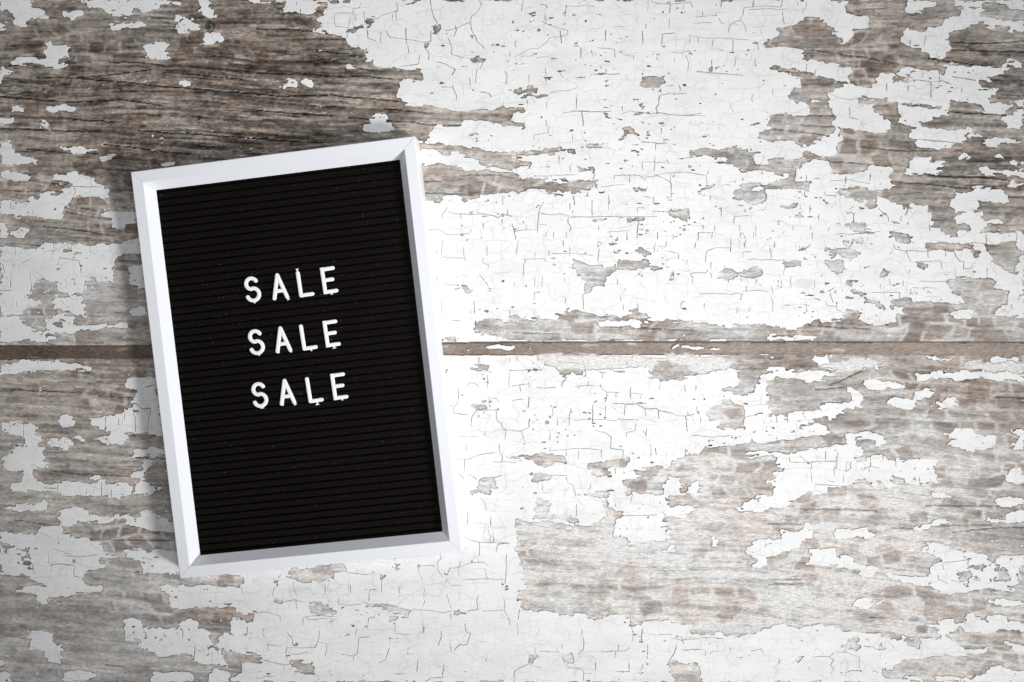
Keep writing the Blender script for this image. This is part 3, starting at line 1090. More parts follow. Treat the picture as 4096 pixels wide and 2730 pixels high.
W 175,640 200,615 220,650 180,690
W 80,780 150,760 130,800 90,800
W 975,830 1050,840 1190,865 1290,880 1400,920 1380,970 1350,990 1290,940 1200,905 1140,900 1130,880 1000,870
W 1790,910 1930,930 1925,945 1800,945
W 290,1390 350,1370 500,1390 545,1420 530,1480 470,1490 400,1480 340,1440
W 0,1310 50,1330 50,1390 20,1400 0,1390
W 2270,660 2290,660 2320,730 2270,730
W 1700,570 1740,575 1730,605
W 1220,980 1300,975 1310,990 1250,1020
C 7 0,925 60,920 150,935 220,960 225,1000
C 6 250,830 340,810 420,830
C 8 365,800 370,890
C 7 340,640 350,720 370,770
C 7 630,660 630,760
C 8 865,680 865,750
C 10 280,598 330,605
C 6 755,790 755,850
C 4 755,850 870,860 970,845
C 7 1035,820 1040,720 1110,710
C 7 1145,570 1150,680 1155,740
C 6 1310,680 1315,750
C 6 840,560 920,570 1010,580 1090,555
C 5 920,520 930,570
C 7 1690,390 1700,430 1665,470 1670,540 1710,600
C 6 1750,590 1780,520 1850,515 1980,470 2090,465 2130,490
C 5 1500,500 1640,495
C 5 1500,500 1490,550 1530,630
C 6 1740,610 1790,680 1880,675
C 6 2100,530 2125,615
C 5 1900,625 2280,620
C 8 2300,390 2295,560 2285,660
C 7 2050,290 2050,400
C 6 1910,235 1960,260 2060,285 2180,285 2330,290
C 6 2175,190 2185,280
C 6 2330,290 2220,300 2205,370
C 7 2155,50 2155,130
C 6 1940,10 1940,120
C 5 1410,920 1450,900 1560,905 1720,930 1790,910
C 7 1750,760 1770,830 1795,890
C 6 2040,760 2025,830 2040,900 1940,915
C 5 2080,915 2280,905 2320,980 2330,1040
C 7 1790,940 1790,980
C 8 430,1040 430,980
C 6 430,980 480,960 600,950 720,965
C 6 690,980 700,1040
C 6 1030,1020 1030,980 1090,970
C 5 1275,1030 1275,1120 1420,1130
C 7 1540,1050 1540,1120
C 7 1915,1030 1925,1100 1970,1120 1940,1200 1935,1220 1870,1220 1820,1270
C 6 1700,1090 1700,1150 1670,1230
C 6 70,1080 60,1110 90,1190 110,1225 105,1280
C 5 110,1225 230,1235
C 7 280,1100 330,1170 335,1220
C 7 580,1100 570,1190 540,1250
C 5 540,1250 290,1250
C 8 280,1240 270,1290 285,1370
C 6 590,1200 640,1210 650,1270 635,1330
C 6 940,1170 930,1300 895,1330 895,1370
C 5 780,1310 890,1325
C 5 940,1160 1050,1150
C 7 1220,1260 1190,1360 1130,1390
C 6 60,1360 150,1385 270,1410 310,1400
C 6 260,1420 255,1450
C 6 480,1490 560,1500 585,1550
C 6 0,1530 60,1530 70,1510 160,1515
C 7 1490,1350 1475,1470
C 7 1725,1400 1710,1500
C 6 1550,1560 1600,1530 1720,1525
C 5 1290,1495 1370,1485
C 7 2110,1340 2110,1380
C 5 1230,1150 1230,1210
C 7 170,690 150,770
C 5 230,570 200,610
D 1490,500 12
D 1980,460 10
D 1125,945 7
T 3 2 P
W 30,70 200,90 400,105 640,130 740,125 800,90 820,70 860,50 850,0 1010,0 1010,40 950,70 955,150 930,230 1030,240 1080,275 1075,300 1180,295 1250,280 1440,260 1480,230 1440,200 1430,150 1390,145 1390,100 1420,45 1580,40 1700,0 2351,0 2351,240 2280,245 2240,280 2150,330 2150,380 2200,410 2260,430 2250,470 2190,490 2200,515 2280,520 2351,470 2351,1060 2280,1070 2250,1110 2140,1130 2080,1155 1980,1140 1920,1120 1800,1140 1660,1135 1660,1080 1640,1035 1550,1030 1420,1010 1200,1000 1160,1055 1090,1065 1060,1000 1000,950 900,960 780,975 720,980 640,930 500,940 460,960 380,935 240,930 160,905 75,900 65,850 40,790 40,730 120,710 120,650 90,590 95,550 60,440 30,360 40,240 15,200
P 1395,380 1460,325 1500,330 1525,360 1500,390
P 1815,250 1850,240 1885,300 1850,320 1820,310
W 200,0 330,0 330,45 420,50 590,45 620,70 600,100 400,75 190,60
W 1245,35 1290,35 1260,65
W 110,1310 200,1320 240,1330 230,1360 150,1385 150,1350
W 430,1315 460,1300 560,1310 570,1340 550,1410 500,1410
W 1425,1380 1490,1380 1700,1405 1740,1470 1730,1520 1740,1568 1480,1568 1490,1510 1430,1450 1420,1410
C 7 70,900 55,990
C 4 45,1020 55,1130
C 7 640,1080 640,1140 660,1200 650,1270 600,1310
C 5 260,1280 430,1290
C 6 430,1320 500,1410 520,1430 640,1445 655,1490 655,1550
C 4 660,1490 730,1485
C 7 1195,1080 1190,1200
C 6 1245,1220 1240,1350
C 6 975,1220 975,1270
C 6 950,1290 950,1340
C 5 820,1285 1050,1275 1080,1250
C 7 1510,1220 1490,1300 1440,1370
C 7 1500,1135 1560,1160 1575,1210
C 7 1570,1270 1740,1265 1775,1290 1770,1320
C 6 1070,1390 1075,1470 960,1470
C 6 765,1380 765,1450
C 6 150,1400 60,1440 20,1470 15,1568
C 5 150,1400 270,1435
C 5 1200,1400 1190,1450
C 6 1160,1480 1190,1490
C 5 210,1250 210,1290 240,1330
C 4 460,1215 455,1260
C 5 2190,1280 2290,1260 2310,1300
C 4 2000,1240 2005,1290
C 5 1350,1130 1470,1125
C 5 1090,1550 1150,1545
C 6 590,0 590,40
C 5 1015,40 1200,35 1330,30
C 6 1050,150 1055,175
C 4 1380,0 1415,45
D 1240,1400 9
D 1195,1480 7
T 3 3 W
P 0,250 100,235 110,175 180,170 250,170 270,200 290,150 350,110 390,150 440,195 400,230 340,240 300,300 270,330 200,345 100,400 0,420
P 580,200 620,170 800,165 900,160 940,190 1020,235 900,245 620,245
P 1325,150 1400,120 1490,100 1530,55 1620,55 1680,120 1490,130 1460,175 1335,175
P 1995,70 2140,60 2230,20 2260,0 2351,0 2351,85 2160,95 2080,130 1990,110
P 380,460 390,345 450,350 520,360 600,330 635,335 635,430 750,425 820,475 940,490 1005,530 1000,590 920,620 860,600 820,570 850,540 700,515 500,490 330,480
P 1380,375 1450,340 1440,280 1550,290 1620,330 1740,345 1840,355 1850,380 1960,385 2010,420 2030,470 2120,430 2230,400 2351,395 2351,470 2280,520 2300,640 2260,720 2200,745 2020,715 1900,730 1640,760 1520,730 1500,670 1420,670 1380,680 1290,650 1250,660 1200,630 1100,610 1100,560 1200,580 1300,600 1470,590 1500,490 1580,470 1590,420 1520,380
W 1750,580 1790,550 1860,545 1850,600 1860,690 1830,695 1770,650
W 1840,510 1900,500 2010,470 2000,510 1950,540 1850,530
W 2060,490 2120,500 2130,540 2100,560
W 2090,620 2150,510 2190,540 2225,580 2210,640 2130,640
W 2040,600 2090,640 2050,630
P 800,840 850,810 940,800 960,850 900,900 820,895
P 2010,815 2120,800 2240,830 2351,830 2351,860 2200,860 2020,840
P 0,1070 80,1045 300,1045 450,1035 630,1050 650,1090 800,1105 910,1130 1020,1120 1200,1180 1240,1150 1400,1170 1560,1180 1600,1150 1680,1170 1740,1220 1800,1245 2000,1250 2030,1280 1900,1300 1800,1320 1600,1320 1480,1330 1420,1360 1250,1380 1160,1400 1140,1440 1020,1440 1030,1530 1350,1520 1480,1568 0,1568
W 640,1270 700,1200 700,1170 820,1155 830,1210 860,1250 800,1285 720,1270
W 220,1360 300,1335 360,1340 260,1410
W 1000,1250 1060,1190 1065,1240 1020,1270
W 1240,1170 1390,1170 1395,1240 1320,1260 1250,1210
P 1560,1080 1570,990 1640,970 1690,1000 1700,1020 1800,1020 1810,960 1890,930 1920,950 1930,1000 2000,1020 2000,940 2150,940 2230,1020 2351,1025 2351,1085 2250,1100 2050,1105 1800,1100 1750,1060 1710,1120 1600,1150 1570,1130
P 1430,1060 1450,1025 1550,1045 1560,1085
P 2160,1210 2230,1200 2280,1220 2351,1220 2351,1270 2280,1275 2220,1250
P 1510,1568 1520,1520 1690,1530 1700,1500 1760,1520 1850,1530 2020,1490 2030,1445 2150,1435 2230,1475 2351,1470 2351,1568
P 980,850 1050,800 1070,850 1000,860
P 0,610 350,605 350,615 0,622
C 6 100,1340 100,1390
C 5 420,1335 540,1330 565,1335 600,1300
C 7 565,1340 600,1365 570,1410 615,1460
C 5 620,1290 720,1290 820,1330
C 6 880,1235 950,1240 1020,1270
C 5 1100,1200 1140,1230 1155,1260
C 7 710,1480 760,1460 850,1460
C 7 960,1460 1010,1480
C 6 1840,440 1835,510
C 5 1590,470 1750,455 1840,440
C 6 1600,480 1615,530
C 6 1730,535 1760,555
C 6 1560,580 1565,620 1650,660
C 6 1680,630 1770,660
C 5 1880,625 1950,630
C 6 1770,1525 1770,1568
C 4 370,1430 380,1460
D 670,1480 7
D 848,1460 8
G 7 930,970 1240,995
G 6 0,625 300,625
G 6 0,670 320,665
G 6 1500,130 2050,125
G 6 1700,190 2100,150 2351,145
G 6 1130,150 1320,160
G 5 0,110 300,120"""
x0, _ = unproject(0, 1365); x1, _ = unproject(4096, 1365)
CELL = 0.00034
XL, XR = float(min(unproject(0, 0)[0], unproject(0, 2730)[0])), float(max(unproject(4096, 0)[0], unproject(4096, 2730)[0]))
YB, YT = float(min(unproject(0, 2730)[1], unproject(4096, 2730)[1])), float(max(unproject(0, 0)[1], unproject(4096, 0)[1]))
NX, NY = int((XR - XL) / CELL) + 1, int((YT - YB) / CELL) + 1       # traced area, in cells
def to_grid(px, py):
    x, y = unproject(px, py)
    return (x - XL) / CELL, (y - YB) / CELL
def fill_poly(mask, gx, gy, val):
    n = len(gx)
    lo = max(0, int(math.ceil(gy.min() - .5))); hi = min(NY - 1, int(gy.max()))
    for j in range(lo, hi + 1):
        yy = j + 0.01
        xs = []
        for i in range(n):
            a, b = gy[i], gy[(i + 1) % n]
            if (a <= yy < b) or (b <= yy < a):
                xs.append(gx[i] + (yy - a) / (b - a) * (gx[(i + 1) % n] - gx[i]))
        xs.sort()
        for q in range(0, len(xs) - 1, 2):
            s, e = max(0, int(math.ceil(xs[q]))), min(NX - 1, int(xs[q + 1]))
            if e >= s:
                mask[j, s:e + 1] = val
def stroke(dist, gx, gy, half, wob=0.5):
    """lower 'dist' to (distance from polyline - half width)"""
    for i in range(len(gx) - 1):
        n = max(2, int(math.hypot(gx[i + 1] - gx[i], gy[i + 1] - gy[i]) / 9))
        ts = np.linspace(0, 1, n + 1)
        qx = gx[i] + (gx[i + 1] - gx[i]) * ts; qy = gy[i] + (gy[i + 1] - gy[i]) * ts
        qx[1:-1] += rng.normal(0, wob, n - 1); qy[1:-1] += rng.normal(0, wob, n - 1)
        for k in range(n):
            ax, ay, bx, by = qx[k], qy[k], qx[k + 1], qy[k + 1]
            h = max(0.56, half * (0.75 + 0.5 * rng.random()))
            r = h + 2.5
            s, e = int(max(0, min(ax, bx) - r)), int(min(NX, max(ax, bx) + r + 2))
            b0, t0 = int(max(0, min(ay, by) - r)), int(min(NY, max(ay, by) + r + 2))
            if e <= s or t0 <= b0: continue
            X, Y = np.meshgrid(np.arange(s, e), np.arange(b0, t0))
            dx, dy = bx - ax, by - ay
            L2 = dx * dx + dy * dy + 1e-9
            t = np.clip(((X - ax) * dx + (Y - ay) * dy) / L2, 0, 1)
            d = np.hypot(X - ax - t * dx, Y - ay - t * dy) - h
            sub = dist[b0:t0, s:e]
            np.minimum(sub, d, out=sub)
mask = np.zeros((NY, NX), np.float32)
primer = np.zeros((NY, NX), np.float32)
onstrip = np.zeros((NY, NX), np.float32)
crack = np.full((NY, NX), 9.0, np.float32)
grain = np.full((NY, NX), 9.0, np.float32)
knots = []
# tile rectangles: the base state first, then the outlines in order, clipped to the tile
TS = 1024.0 / 2351.0
def tile_mask(base, polys, ox, oy, full):
    tx, ty = to_grid(np.array([ox, ox + 1024, ox + 1024, ox], float), np.array([oy, oy, oy + 683, oy + 683], float))
    s, e = int(max(0, math.floor(tx.min()))), int(min(NX, math.ceil(tx.max()) + 1))
    b, t = int(max(0, math.floor(ty.min()))), int(min(NY, math.ceil(ty.max()) + 1))
    tmp = np.zeros((NY, NX), np.float32)
    tmp[b:t, s:e] = base
    for v, gx, gy in polys:
        fill_poly(tmp, gx, gy, v)
    inside = np.zeros((NY, NX), np.float32)
    fill_poly(inside, tx, ty, 1.0)
    sel = inside > 0.5
    full[sel] = tmp[sel]
tiles = []
for ln in TRACE.strip().split('\n'):
    w = ln.split()
    if w[0] == 'T':
        r, c = int(w[1]), int(w[2])
        ox, oy = c * 1024, (0, 683, 1366, 2047)[r]
        tiles.append([1.0 if w[3] == 'P' else 0.0, [], ox, oy])
        continue
    k0 = 2 if w[0] in 'CG' else 1
    pts = [p.split(',') for p in w[k0:] if ',' in p]
    px = np.array([float(p[0]) for p in pts]) * TS; py = np.array([float(p[1]) for p in pts]) * TS
    # outlines that run along a tile's border go a little past it
    if w[0] in 'PW':
        px = np.where(px < 1, -6, np.where(px > 1023, 1030, px)); py = np.where(py < 1, -6, np.where(py > 682, 689, py))
    gx, gy = to_grid(px + ox, py + oy)
    if w[0] == 'Q':
        fill_poly(primer, gx, gy, 1.0)
    elif w[0] == 'Z':
        fill_poly(onstrip, gx, gy, 1.0)
    elif w[0] in 'PW':
        tiles[-1][1].append((1.0 if w[0] == 'P' else 0.0, gx, gy))
    elif w[0] == 'C':
        stroke(crack, gx, gy, max(0.62, float(w[1]) * TS * (XR - XL) / 4096 / CELL * 0.5))
    elif w[0] == 'G':
        stroke(grain, gx, gy, float(w[1]) * TS * (XR - XL) / 4096 / CELL * 0.5, 0.6)
    elif w[0] == 'D':
        stroke(crack, np.array([gx[0], gx[0] + .6]), np.array([gy[0], gy[0] + .3]), float(w[2]) * TS * (XR - XL) / 4096 / CELL, 0)
    elif w[0] == 'K':
        knots.append((gx[0], gy[0], float(w[2]) * TS * (XR - XL) / 4096 / CELL))
for base, polys, ox, oy in tiles:
    tile_mask(base, polys, ox, oy, mask)

PAD = 150                                                            # cells of table beyond the frame
def pad(a): return np.pad(a, PAD, mode='reflect')
mask, crack, grain, primer, onstrip = pad(mask), pad(crack), pad(grain), pad(primer), pad(onstrip)
primer = primer * mask
GX, GY = NX + 2 * PAD, NY + 2 * PAD
OX, OY = XL - PAD * CELL, YB - PAD * CELL

def value_noise(h, w, sx, sy, seed, octaves=1, gain=0.5):
    """value noise on an h x w grid, feature size sx, sy in samples"""
    out = np.zeros((h, w), np.float32); amp, tot = 1.0, 0.0
    for o in range(octaves):
        r = np.random.default_rng(seed * 101 + o)
        nx, ny = int(w / sx) + 3, int(h / sy) + 3
        lat = r.random((ny, nx)).astype(np.float32)
        fx = np.arange(w) / sx; fy = np.arange(h) / sy
        ix, iy = fx.astype(int), fy.astype(int)
        tx, ty = (fx - ix).astype(np.float32), (fy - iy).astype(np.float32)
        tx, ty = tx * tx * (3 - 2 * tx), ty * ty * (3 - 2 * ty)
        row = lat[:, ix] * (1 - tx) + lat[:, ix + 1] * tx
        out += amp * (row[iy] * (1 - ty)[:, None] + row[iy + 1] * ty[:, None])
        tot += amp; amp *= gain; sx = max(1.0, sx / 2); sy = max(1.0, sy / 2)
    return out / tot
def box(a, r):
    """box blur, radius r samples, twice"""
    for _ in range(2):
        for ax in (0, 1):
            p = np.pad(a, [(r + 1, r) if i == ax else (0, 0) for i in (0, 1)], mode='edge')
            c = np.cumsum(p, axis=ax, dtype=np.float64)
            n = 2 * r + 1
            a = ((c[n:] - c[:-n]) if ax == 0 else (c[:, n:] - c[:, :-n])).astype(np.float32) / n
    return a
# ragged edges: shift the outlines a little along blocky noise, then roughen
jj, ii = np.mgrid[0:GY, 0:GX]
def blocks(sx, sy, seed):
    """angular patches: every cell of a jittered lattice holds one value"""
    r = np.random.default_rng(seed)
    lat = r.random((int(GY / sy) + 6, int(GX / sx) + 6)).astype(np.float32)
    u = ii / sx + 0.9 * value_noise(GY, GX, sx * 2.3, sy * 1.3, seed + 1, 2) + (jj / sy).astype(int) % 2 * 0.47
    w_ = jj / sy + 0.9 * value_noise(GY, GX, sx * 1.6, sy * 2.6, seed + 2, 2)
    return lat[w_.astype(int), u.astype(int)]
wx = (value_noise(GY, GX, 9, 14, 3, 2) - .5) * 5.0 + (blocks(20, 9, 300) - .5) * 10.0 + (blocks(8, 5, 310) - .5) * 4.5
wy = (value_noise(GY, GX, 16, 7, 4, 2) - .5) * 5.0 + (blocks(24, 10, 320) - .5) * 8.0 + (blocks(9, 5, 330) - .5) * 4.0
mask = mask[np.clip(jj + wy, 0, GY - 1).astype(int), np.clip(ii + wx, 0, GX - 1).astype(int)]
field = box(mask, 1)
field += 0.42 * (value_noise(GY, GX, 6.5, 3.6, 5, 2) - .5) + 0.26 * (value_noise(GY, GX, 22, 9, 6, 1) - .5)
# chips out of the paint and specks left on the wood
chip = value_noise(GY, GX, 11, 5, 8, 2); big = value_noise(GY, GX, 160, 110, 9, 2)
def warp(a, m): return a[np.clip(jj + wy * m, 0, GY - 1).astype(int), np.clip(ii + wx * m, 0, GX - 1).astype(int)]
chip = 0.55 * chip + 0.45 * blocks(13, 6, 340)
field -= 1.2 * smooth(0.80, 0.835, chip) * smooth(0.40, 0.65, big)
field -= 1.1 * smooth(0.815, 0.85, 0.5 * blocks(6, 3.5, 350) + 0.5 * value_noise(GY, GX, 14, 8, 351, 2)) * smooth(0.45, 0.65, value_noise(GY, GX, 130, 100, 352, 2)) * (box(mask, 20) < 0.97)
speck = value_noise(GY, GX, 11, 5, 18, 3)
field += 1.1 * smooth(0.80, 0.84, speck) * smooth(0.45, 0.7, value_noise(GY, GX, 120, 90, 19, 2))
# further fine cracks between the traced ones: short uprights hung on wavy level lines
lv = 0
ROWH = 34
mid = box(mask, 12)
for row in range(int(GY / ROWH)):
    yb = row * ROWH + rng.normal(0, 5)
    x = rng.random() * 60
    while x < GX - 60:
        step = 30 + rng.random() * 70
        yy = int(np.clip(yb + 8 * math.sin(x / 90.0 + row), 3, GY - ROWH - 12)); xx = int(x)
        if mid[yy, min(xx, GX - 1)] > 0.9 and rng.random() < 0.20:
            L = ROWH * (0.35 + 0.6 * rng.random())
            if rng.random() < 0.68:
                q = [(xx, yy), (xx + rng.normal(0, 2), yy + L * .5), (xx + rng.normal(0, 3), yy + L)]
            else:
                q = [(xx, yy), (xx + step * .5, yy + rng.normal(0, 2)), (xx + step, yy + rng.normal(0, 3))]
            NX0, NY0 = NX, NY; NX, NY = GX, GY
            stroke(crack, np.array([p[0] for p in q]), np.array([p[1] for p in q]), 0.56 + 0.1 * rng.random(), 0.8)
            NX, NY = NX0, NY0
        x += step

# the seam between the two boards (photo pixels -> metres)
sx_, sy_ = unproject(np.array([0., 600, 1750, 2048, 3072, 4096]), np.array([1386., 1384, 1374, 1370, 1369, 1370]))
ex_, ey_ = unproject(np.array([0., 600, 1750, 2048, 3072, 4096]), np.array([1440., 1436, 1424, 1423, 1419, 1424]))
gx_m = OX + np.arange(GX) * CELL
seam_top = np.interp(gx_m, sx_, sy_); seam_bot = np.interp(gx_m, ex_, ey_)
gy_m = OY + np.arange(GY) * CELL
strip_c = (gy_m[:, None] < seam_top[None] + 0.0007) & (gy_m[:, None] > seam_bot[None] + 0.0012 * (value_noise(1, GX, 40, 1, 44, 3)[0] - .5)[None])
# on the strip only traced specks of paint stay (two small runs)
primer = box(primer[np.clip(jj + wy, 0, GY - 1).astype(int), np.clip(ii + wx, 0, GX - 1).astype(int)], 1)
field = field - 0.9 * smooth(0.3, 0.6, primer)
field = np.where(strip_c, 0.15, field)
field = np.where(box(onstrip, 1) + 0.5 * (value_noise(GY, GX, 5, 4, 55, 2) - .5) > 0.55, 0.8, field)
gap_c = (gy_m[:, None] < seam_top[None] + 0.0007) & (gy_m[:, None] > seam_top[None] - 0.0008 * value_noise(1, GX, 60, 1, 45, 3)[0][None])
field = np.where(gap_c, -1.0, field)
f = np.minimum((field - 0.5) * 4.0, crack)
f = np.where(np.abs(f) < 1e-4, 1e-4, f).astype(np.float32)
ins = f > 0
upper = (gy_m[:, None] > seam_top[None] - 0.0003)                     # belongs to the upper board

# connected pieces of paint, by runs and union-find
flat = np.zeros((GY, GX + 1), np.int8); flat[:, :GX] = ins
dif = np.diff(np.pad(flat, ((0, 0), (1, 0))), axis=1)
rs = np.argwhere(dif == 1); re = np.argwhere(dif == -1)
R_row, R_s, R_e = rs[:, 0], rs[:, 1], re[:, 1]
par = list(range(len(R_row)))
def find(a):
    while par[a] != a:
        par[a] = par[par[a]]; a = par[a]
    return a
first = np.searchsorted(R_row, np.arange(GY + 1))
Rs, Re = R_s.tolist(), R_e.tolist()
for j in range(1, GY):
    a, a1, b, b1 = first[j - 1], first[j], first[j], first[j + 1]
    while a < a1 and b < b1:
        if Rs[a] <= Re[b] and Rs[b] <= Re[a]:
            ra, rb = find(a), find(b)
            if ra != rb: par[max(ra, rb)] = min(ra, rb)
        if Re[a] < Re[b]: a += 1
        else: b += 1
root = np.array([find(k) for k in range(len(par))])
lab = np.full((GY, GX), -1, np.int32)
flat_lab = lab.ravel()
starts = R_row * GX + R_s; lens = R_e - R_s
idx = np.repeat(starts - np.concatenate([[0], np.cumsum(lens)[:-1]]), lens) + np.arange(lens.sum())
flat_lab[idx] = np.repeat(root, lens)

# marching squares -> paint film with thickness
FILM = 0.00022
case = (ins[:-1, :-1] * 1 + ins[:-1, 1:] * 2 + ins[1:, 1:] * 4 + ins[1:, :-1] * 8)
TOK = {1: [['c0', 'e0', 'e3']], 2: [['c1', 'e1', 'e0']], 4: [['c2', 'e2', 'e1']], 8: [['c3', 'e3', 'e2']],
       3: [['c0', 'c1', 'e1', 'e3']], 6: [['c1', 'c2', 'e2', 'e0']], 12: [['c2', 'c3', 'e3', 'e1']], 9: [['c3', 'c0', 'e0', 'e2']],
       5: [['c0', 'e0', 'e1', 'c2', 'e2', 'e3']], 10: [['c1', 'e1', 'e2', 'c3', 'e3', 'e0']],
       7: [['c0', 'c1', 'c2', 'e2', 'e3']], 14: [['c1', 'c2', 'c3', 'e3', 'e0']], 13: [['c2', 'c3', 'c0', 'e0', 'e1']], 11: [['c3', 'c0', 'c1', 'e1', 'e2']]}
NV = GX * GY
def tok_id(t, j, i):
    # ids: corner 0..NV, horizontal edge NV.., vertical edge 2NV..
    if t == 'c0': return j * GX + i
    if t == 'c1': return j * GX + i + 1
    if t == 'c2': return (j + 1) * GX + i + 1
    if t == 'c3': return (j + 1) * GX + i
    if t == 'e0': return NV + j * GX + i
    if t == 'e2': return NV + (j + 1) * GX + i
    if t == 'e3': return 2 * NV + j * GX + i
    return 2 * NV + j * GX + i + 1
tris, tl, walls, wl = [], [], [], []
for cs, polys in TOK.items():
    J, I = np.nonzero(case == cs)
    if not len(J): continue
    cl = np.maximum(np.maximum(lab[J, I], lab[J, I + 1]), np.maximum(lab[J + 1, I + 1], lab[J + 1, I]))
    for p in polys:
        ids = [tok_id(t, J, I) for t in p]
        for k in range(1, len(p) - 1):
            tris.append(np.stack([ids[0], ids[k], ids[k + 1]], 1)); tl.append(cl)
        for k in range(len(p)):
            a, b = p[k], p[(k + 1) % len(p)]
            if a[0] == 'e' and b[0] == 'e':
                walls.append(np.stack([ids[k], ids[(k + 1) % len(p)]], 1)); wl.append(cl)
fc = np.zeros((GY - 1, GX), np.int8); fc[:, :GX - 1] = case == 15
dif = np.diff(np.pad(fc, ((0, 0), (1, 0))), axis=1)
a = np.argwhere(dif == 1); b = np.argwhere(dif == -1)
J, I0, I1 = a[:, 0], a[:, 1], b[:, 1]
q = [J * GX + I0, J * GX + I1, (J + 1) * GX + I1, (J + 1) * GX + I0]
cl = lab[J, I0]
tris += [np.stack([q[0], q[1], q[2]], 1), np.stack([q[0], q[2], q[3]], 1)]; tl += [cl, cl]
tris = np.concatenate(tris); tl = np.concatenate(tl); walls = np.concatenate(walls); wl = np.concatenate(wl)
def id_xy(ids):
    k = ids // NV; r = ids % NV
    j, i = r // GX, r % GX
    x = i.astype(np.float64); y = j.astype(np.float64)
    h = k == 1
    f0, f1 = f[j[h], i[h]], f[j[h], np.minimum(i[h] + 1, GX - 1)]
    x[h] += f0 / (f0 - f1)
    v = k == 2
    f0, f1 = f[j[v], i[v]], f[np.minimum(j[v] + 1, GY - 1), i[v]]
    y[v] += f0 / (f0 - f1)
    return OX + x * CELL, OY + y * CELL
print('paint tris', len(tris), 'walls', len(walls))

# bare wood: colour and relief on a coarser grid
WS = 2
wh, ww = (GY + WS - 1) // WS, (GX + WS - 1) // WS
cov = box(ins.astype(np.float32), 2)                                   # how near is paint
cov_w, crack_w, grain_w = cov[::WS, ::WS], crack[::WS, ::WS], grain[::WS, ::WS]
wxm = OX + np.arange(ww) * CELL * WS; wym = OY + np.arange(wh) * CELL * WS
# tones of the weathered wood, read in the 2353-wide view: x, y, grey
TONES = """100,200,94 400,200,98 700,150,108 900,240,124 600,300,94 250,330,94 100,450,131 200,480,129 280,560,126 50,650,151 200,650,159 150,780,151 100,880,133 200,960,141 250,1040,141 100,1150,146 300,1150,149 200,1250,171 500,1290,196 100,1400,143 350,1350,171 500,1420,156 650,1500,163 1000,280,155 1100,400,168 1080,290,155 1300,600,205 1000,750,212 1300,755,198 1700,755,192 2000,765,183 2300,755,167 100,806,74 300,806,80 1100,802,140 1300,802,148 1700,802,150 2000,802,148 2300,802,140 1800,80,147 1900,200,141 2050,60,127 2250,150,107 2100,300,121 1800,300,159 1650,350,172 1900,400,159 2250,420,107 1580,490,180 1720,450,195 2150,480,135 1850,550,187 2230,560,147 1950,600,199 2200,640,180 2300,740,167 1780,825,152 2100,830,152 2250,900,155 2000,880,168 1850,900,185 2100,950,178 1540,840,182 1650,930,201 1400,1070,214 1600,1080,216 1800,1080,206 2200,1080,196 2000,1150,216 1300,1250,220 1500,1300,218 1700,1300,212 1900,1250,212 2100,1250,206 1900,1400,220 2200,1450,192 2300,1300,186 2330,1180,164 1700,1380,219 900,1390,213 700,1390,213 60,60,112 350,60,120 230,850,121"""
tp = np.array([[float(v) for v in t.split(',')] for t in TONES.split()])
stp = tp[(tp[:, 1] > 799) & (tp[:, 1] < 807)]; tp = tp[(tp[:, 1] <= 799) | (tp[:, 1] >= 807)]
stp = stp[np.argsort(stp[:, 0])]
lp = np.array([[float(v) for v in t.split(',')] for t in "0,0,186 0,400,196 0,700,190 200,600,203 0,1100,205 300,1250,217 0,1568,196 700,1450,232 1176,784,243 1176,0,240 700,100,228 1800,0,228 2353,0,165 2200,200,205 2353,400,205 2353,784,225 2353,1568,216 1700,784,242 1500,1568,242".split()])
def idw(P, X, Y, pw=3.0):
    num = np.zeros(X.shape); den = np.zeros(X.shape)
    for x, y, v in P:
        wgt = 1.0 / ((((X - x) ** 2 + ((Y - y) * 1.35) ** 2) / 1e4 + 0.15) ** (pw / 2))
        num += wgt * v; den += wgt
    return num / den
# coarse evaluation in table space, then enlarged
def coarse(P, pw=3.0):
    cs = 8
    xs = np.append(wxm[::cs], wxm[-1] + CELL * WS * cs); ys = np.append(wym[::cs], wym[-1] + CELL * WS * cs)
    X, Y = np.meshgrid(xs, ys)
    d = np.stack([X, Y, np.full_like(X, -CAM_Z)], -1) @ ROT
    U = (2048 + F_PX * d[..., 0] / -d[..., 2]) * 2353 / 4096; V = (1365 - F_PX * d[..., 1] / -d[..., 2]) * 2353 / 4096
    c = idw(P, U, V, pw)
    fx, fy = np.arange(ww) / cs, np.arange(wh) / cs
    ix, iy = fx.astype(int), fy.astype(int); tx, ty = fx - ix, (fy - iy)[:, None]
    r0 = c[iy][:, ix] * (1 - tx) + c[iy][:, ix + 1] * tx; r1 = c[iy + 1][:, ix] * (1 - tx) + c[iy + 1][:, ix + 1] * tx
    return r0 * (1 - ty) + r1 * ty
tone = coarse(tp); lightv = coarse(lp)
strip_tone = np.interp((wxm - XL) / (XR - XL) * 2353, stp[:, 0], stp[:, 2])
tone = np.where(strip_c[::WS, ::WS], strip_tone[None], tone)
base_alb = lin(tone) / lin(lightv) * 0.84                               # real reflectance of the wood
base_v = np.clip(base_alb, 0.02, 0.7) ** (1 / 2.2)
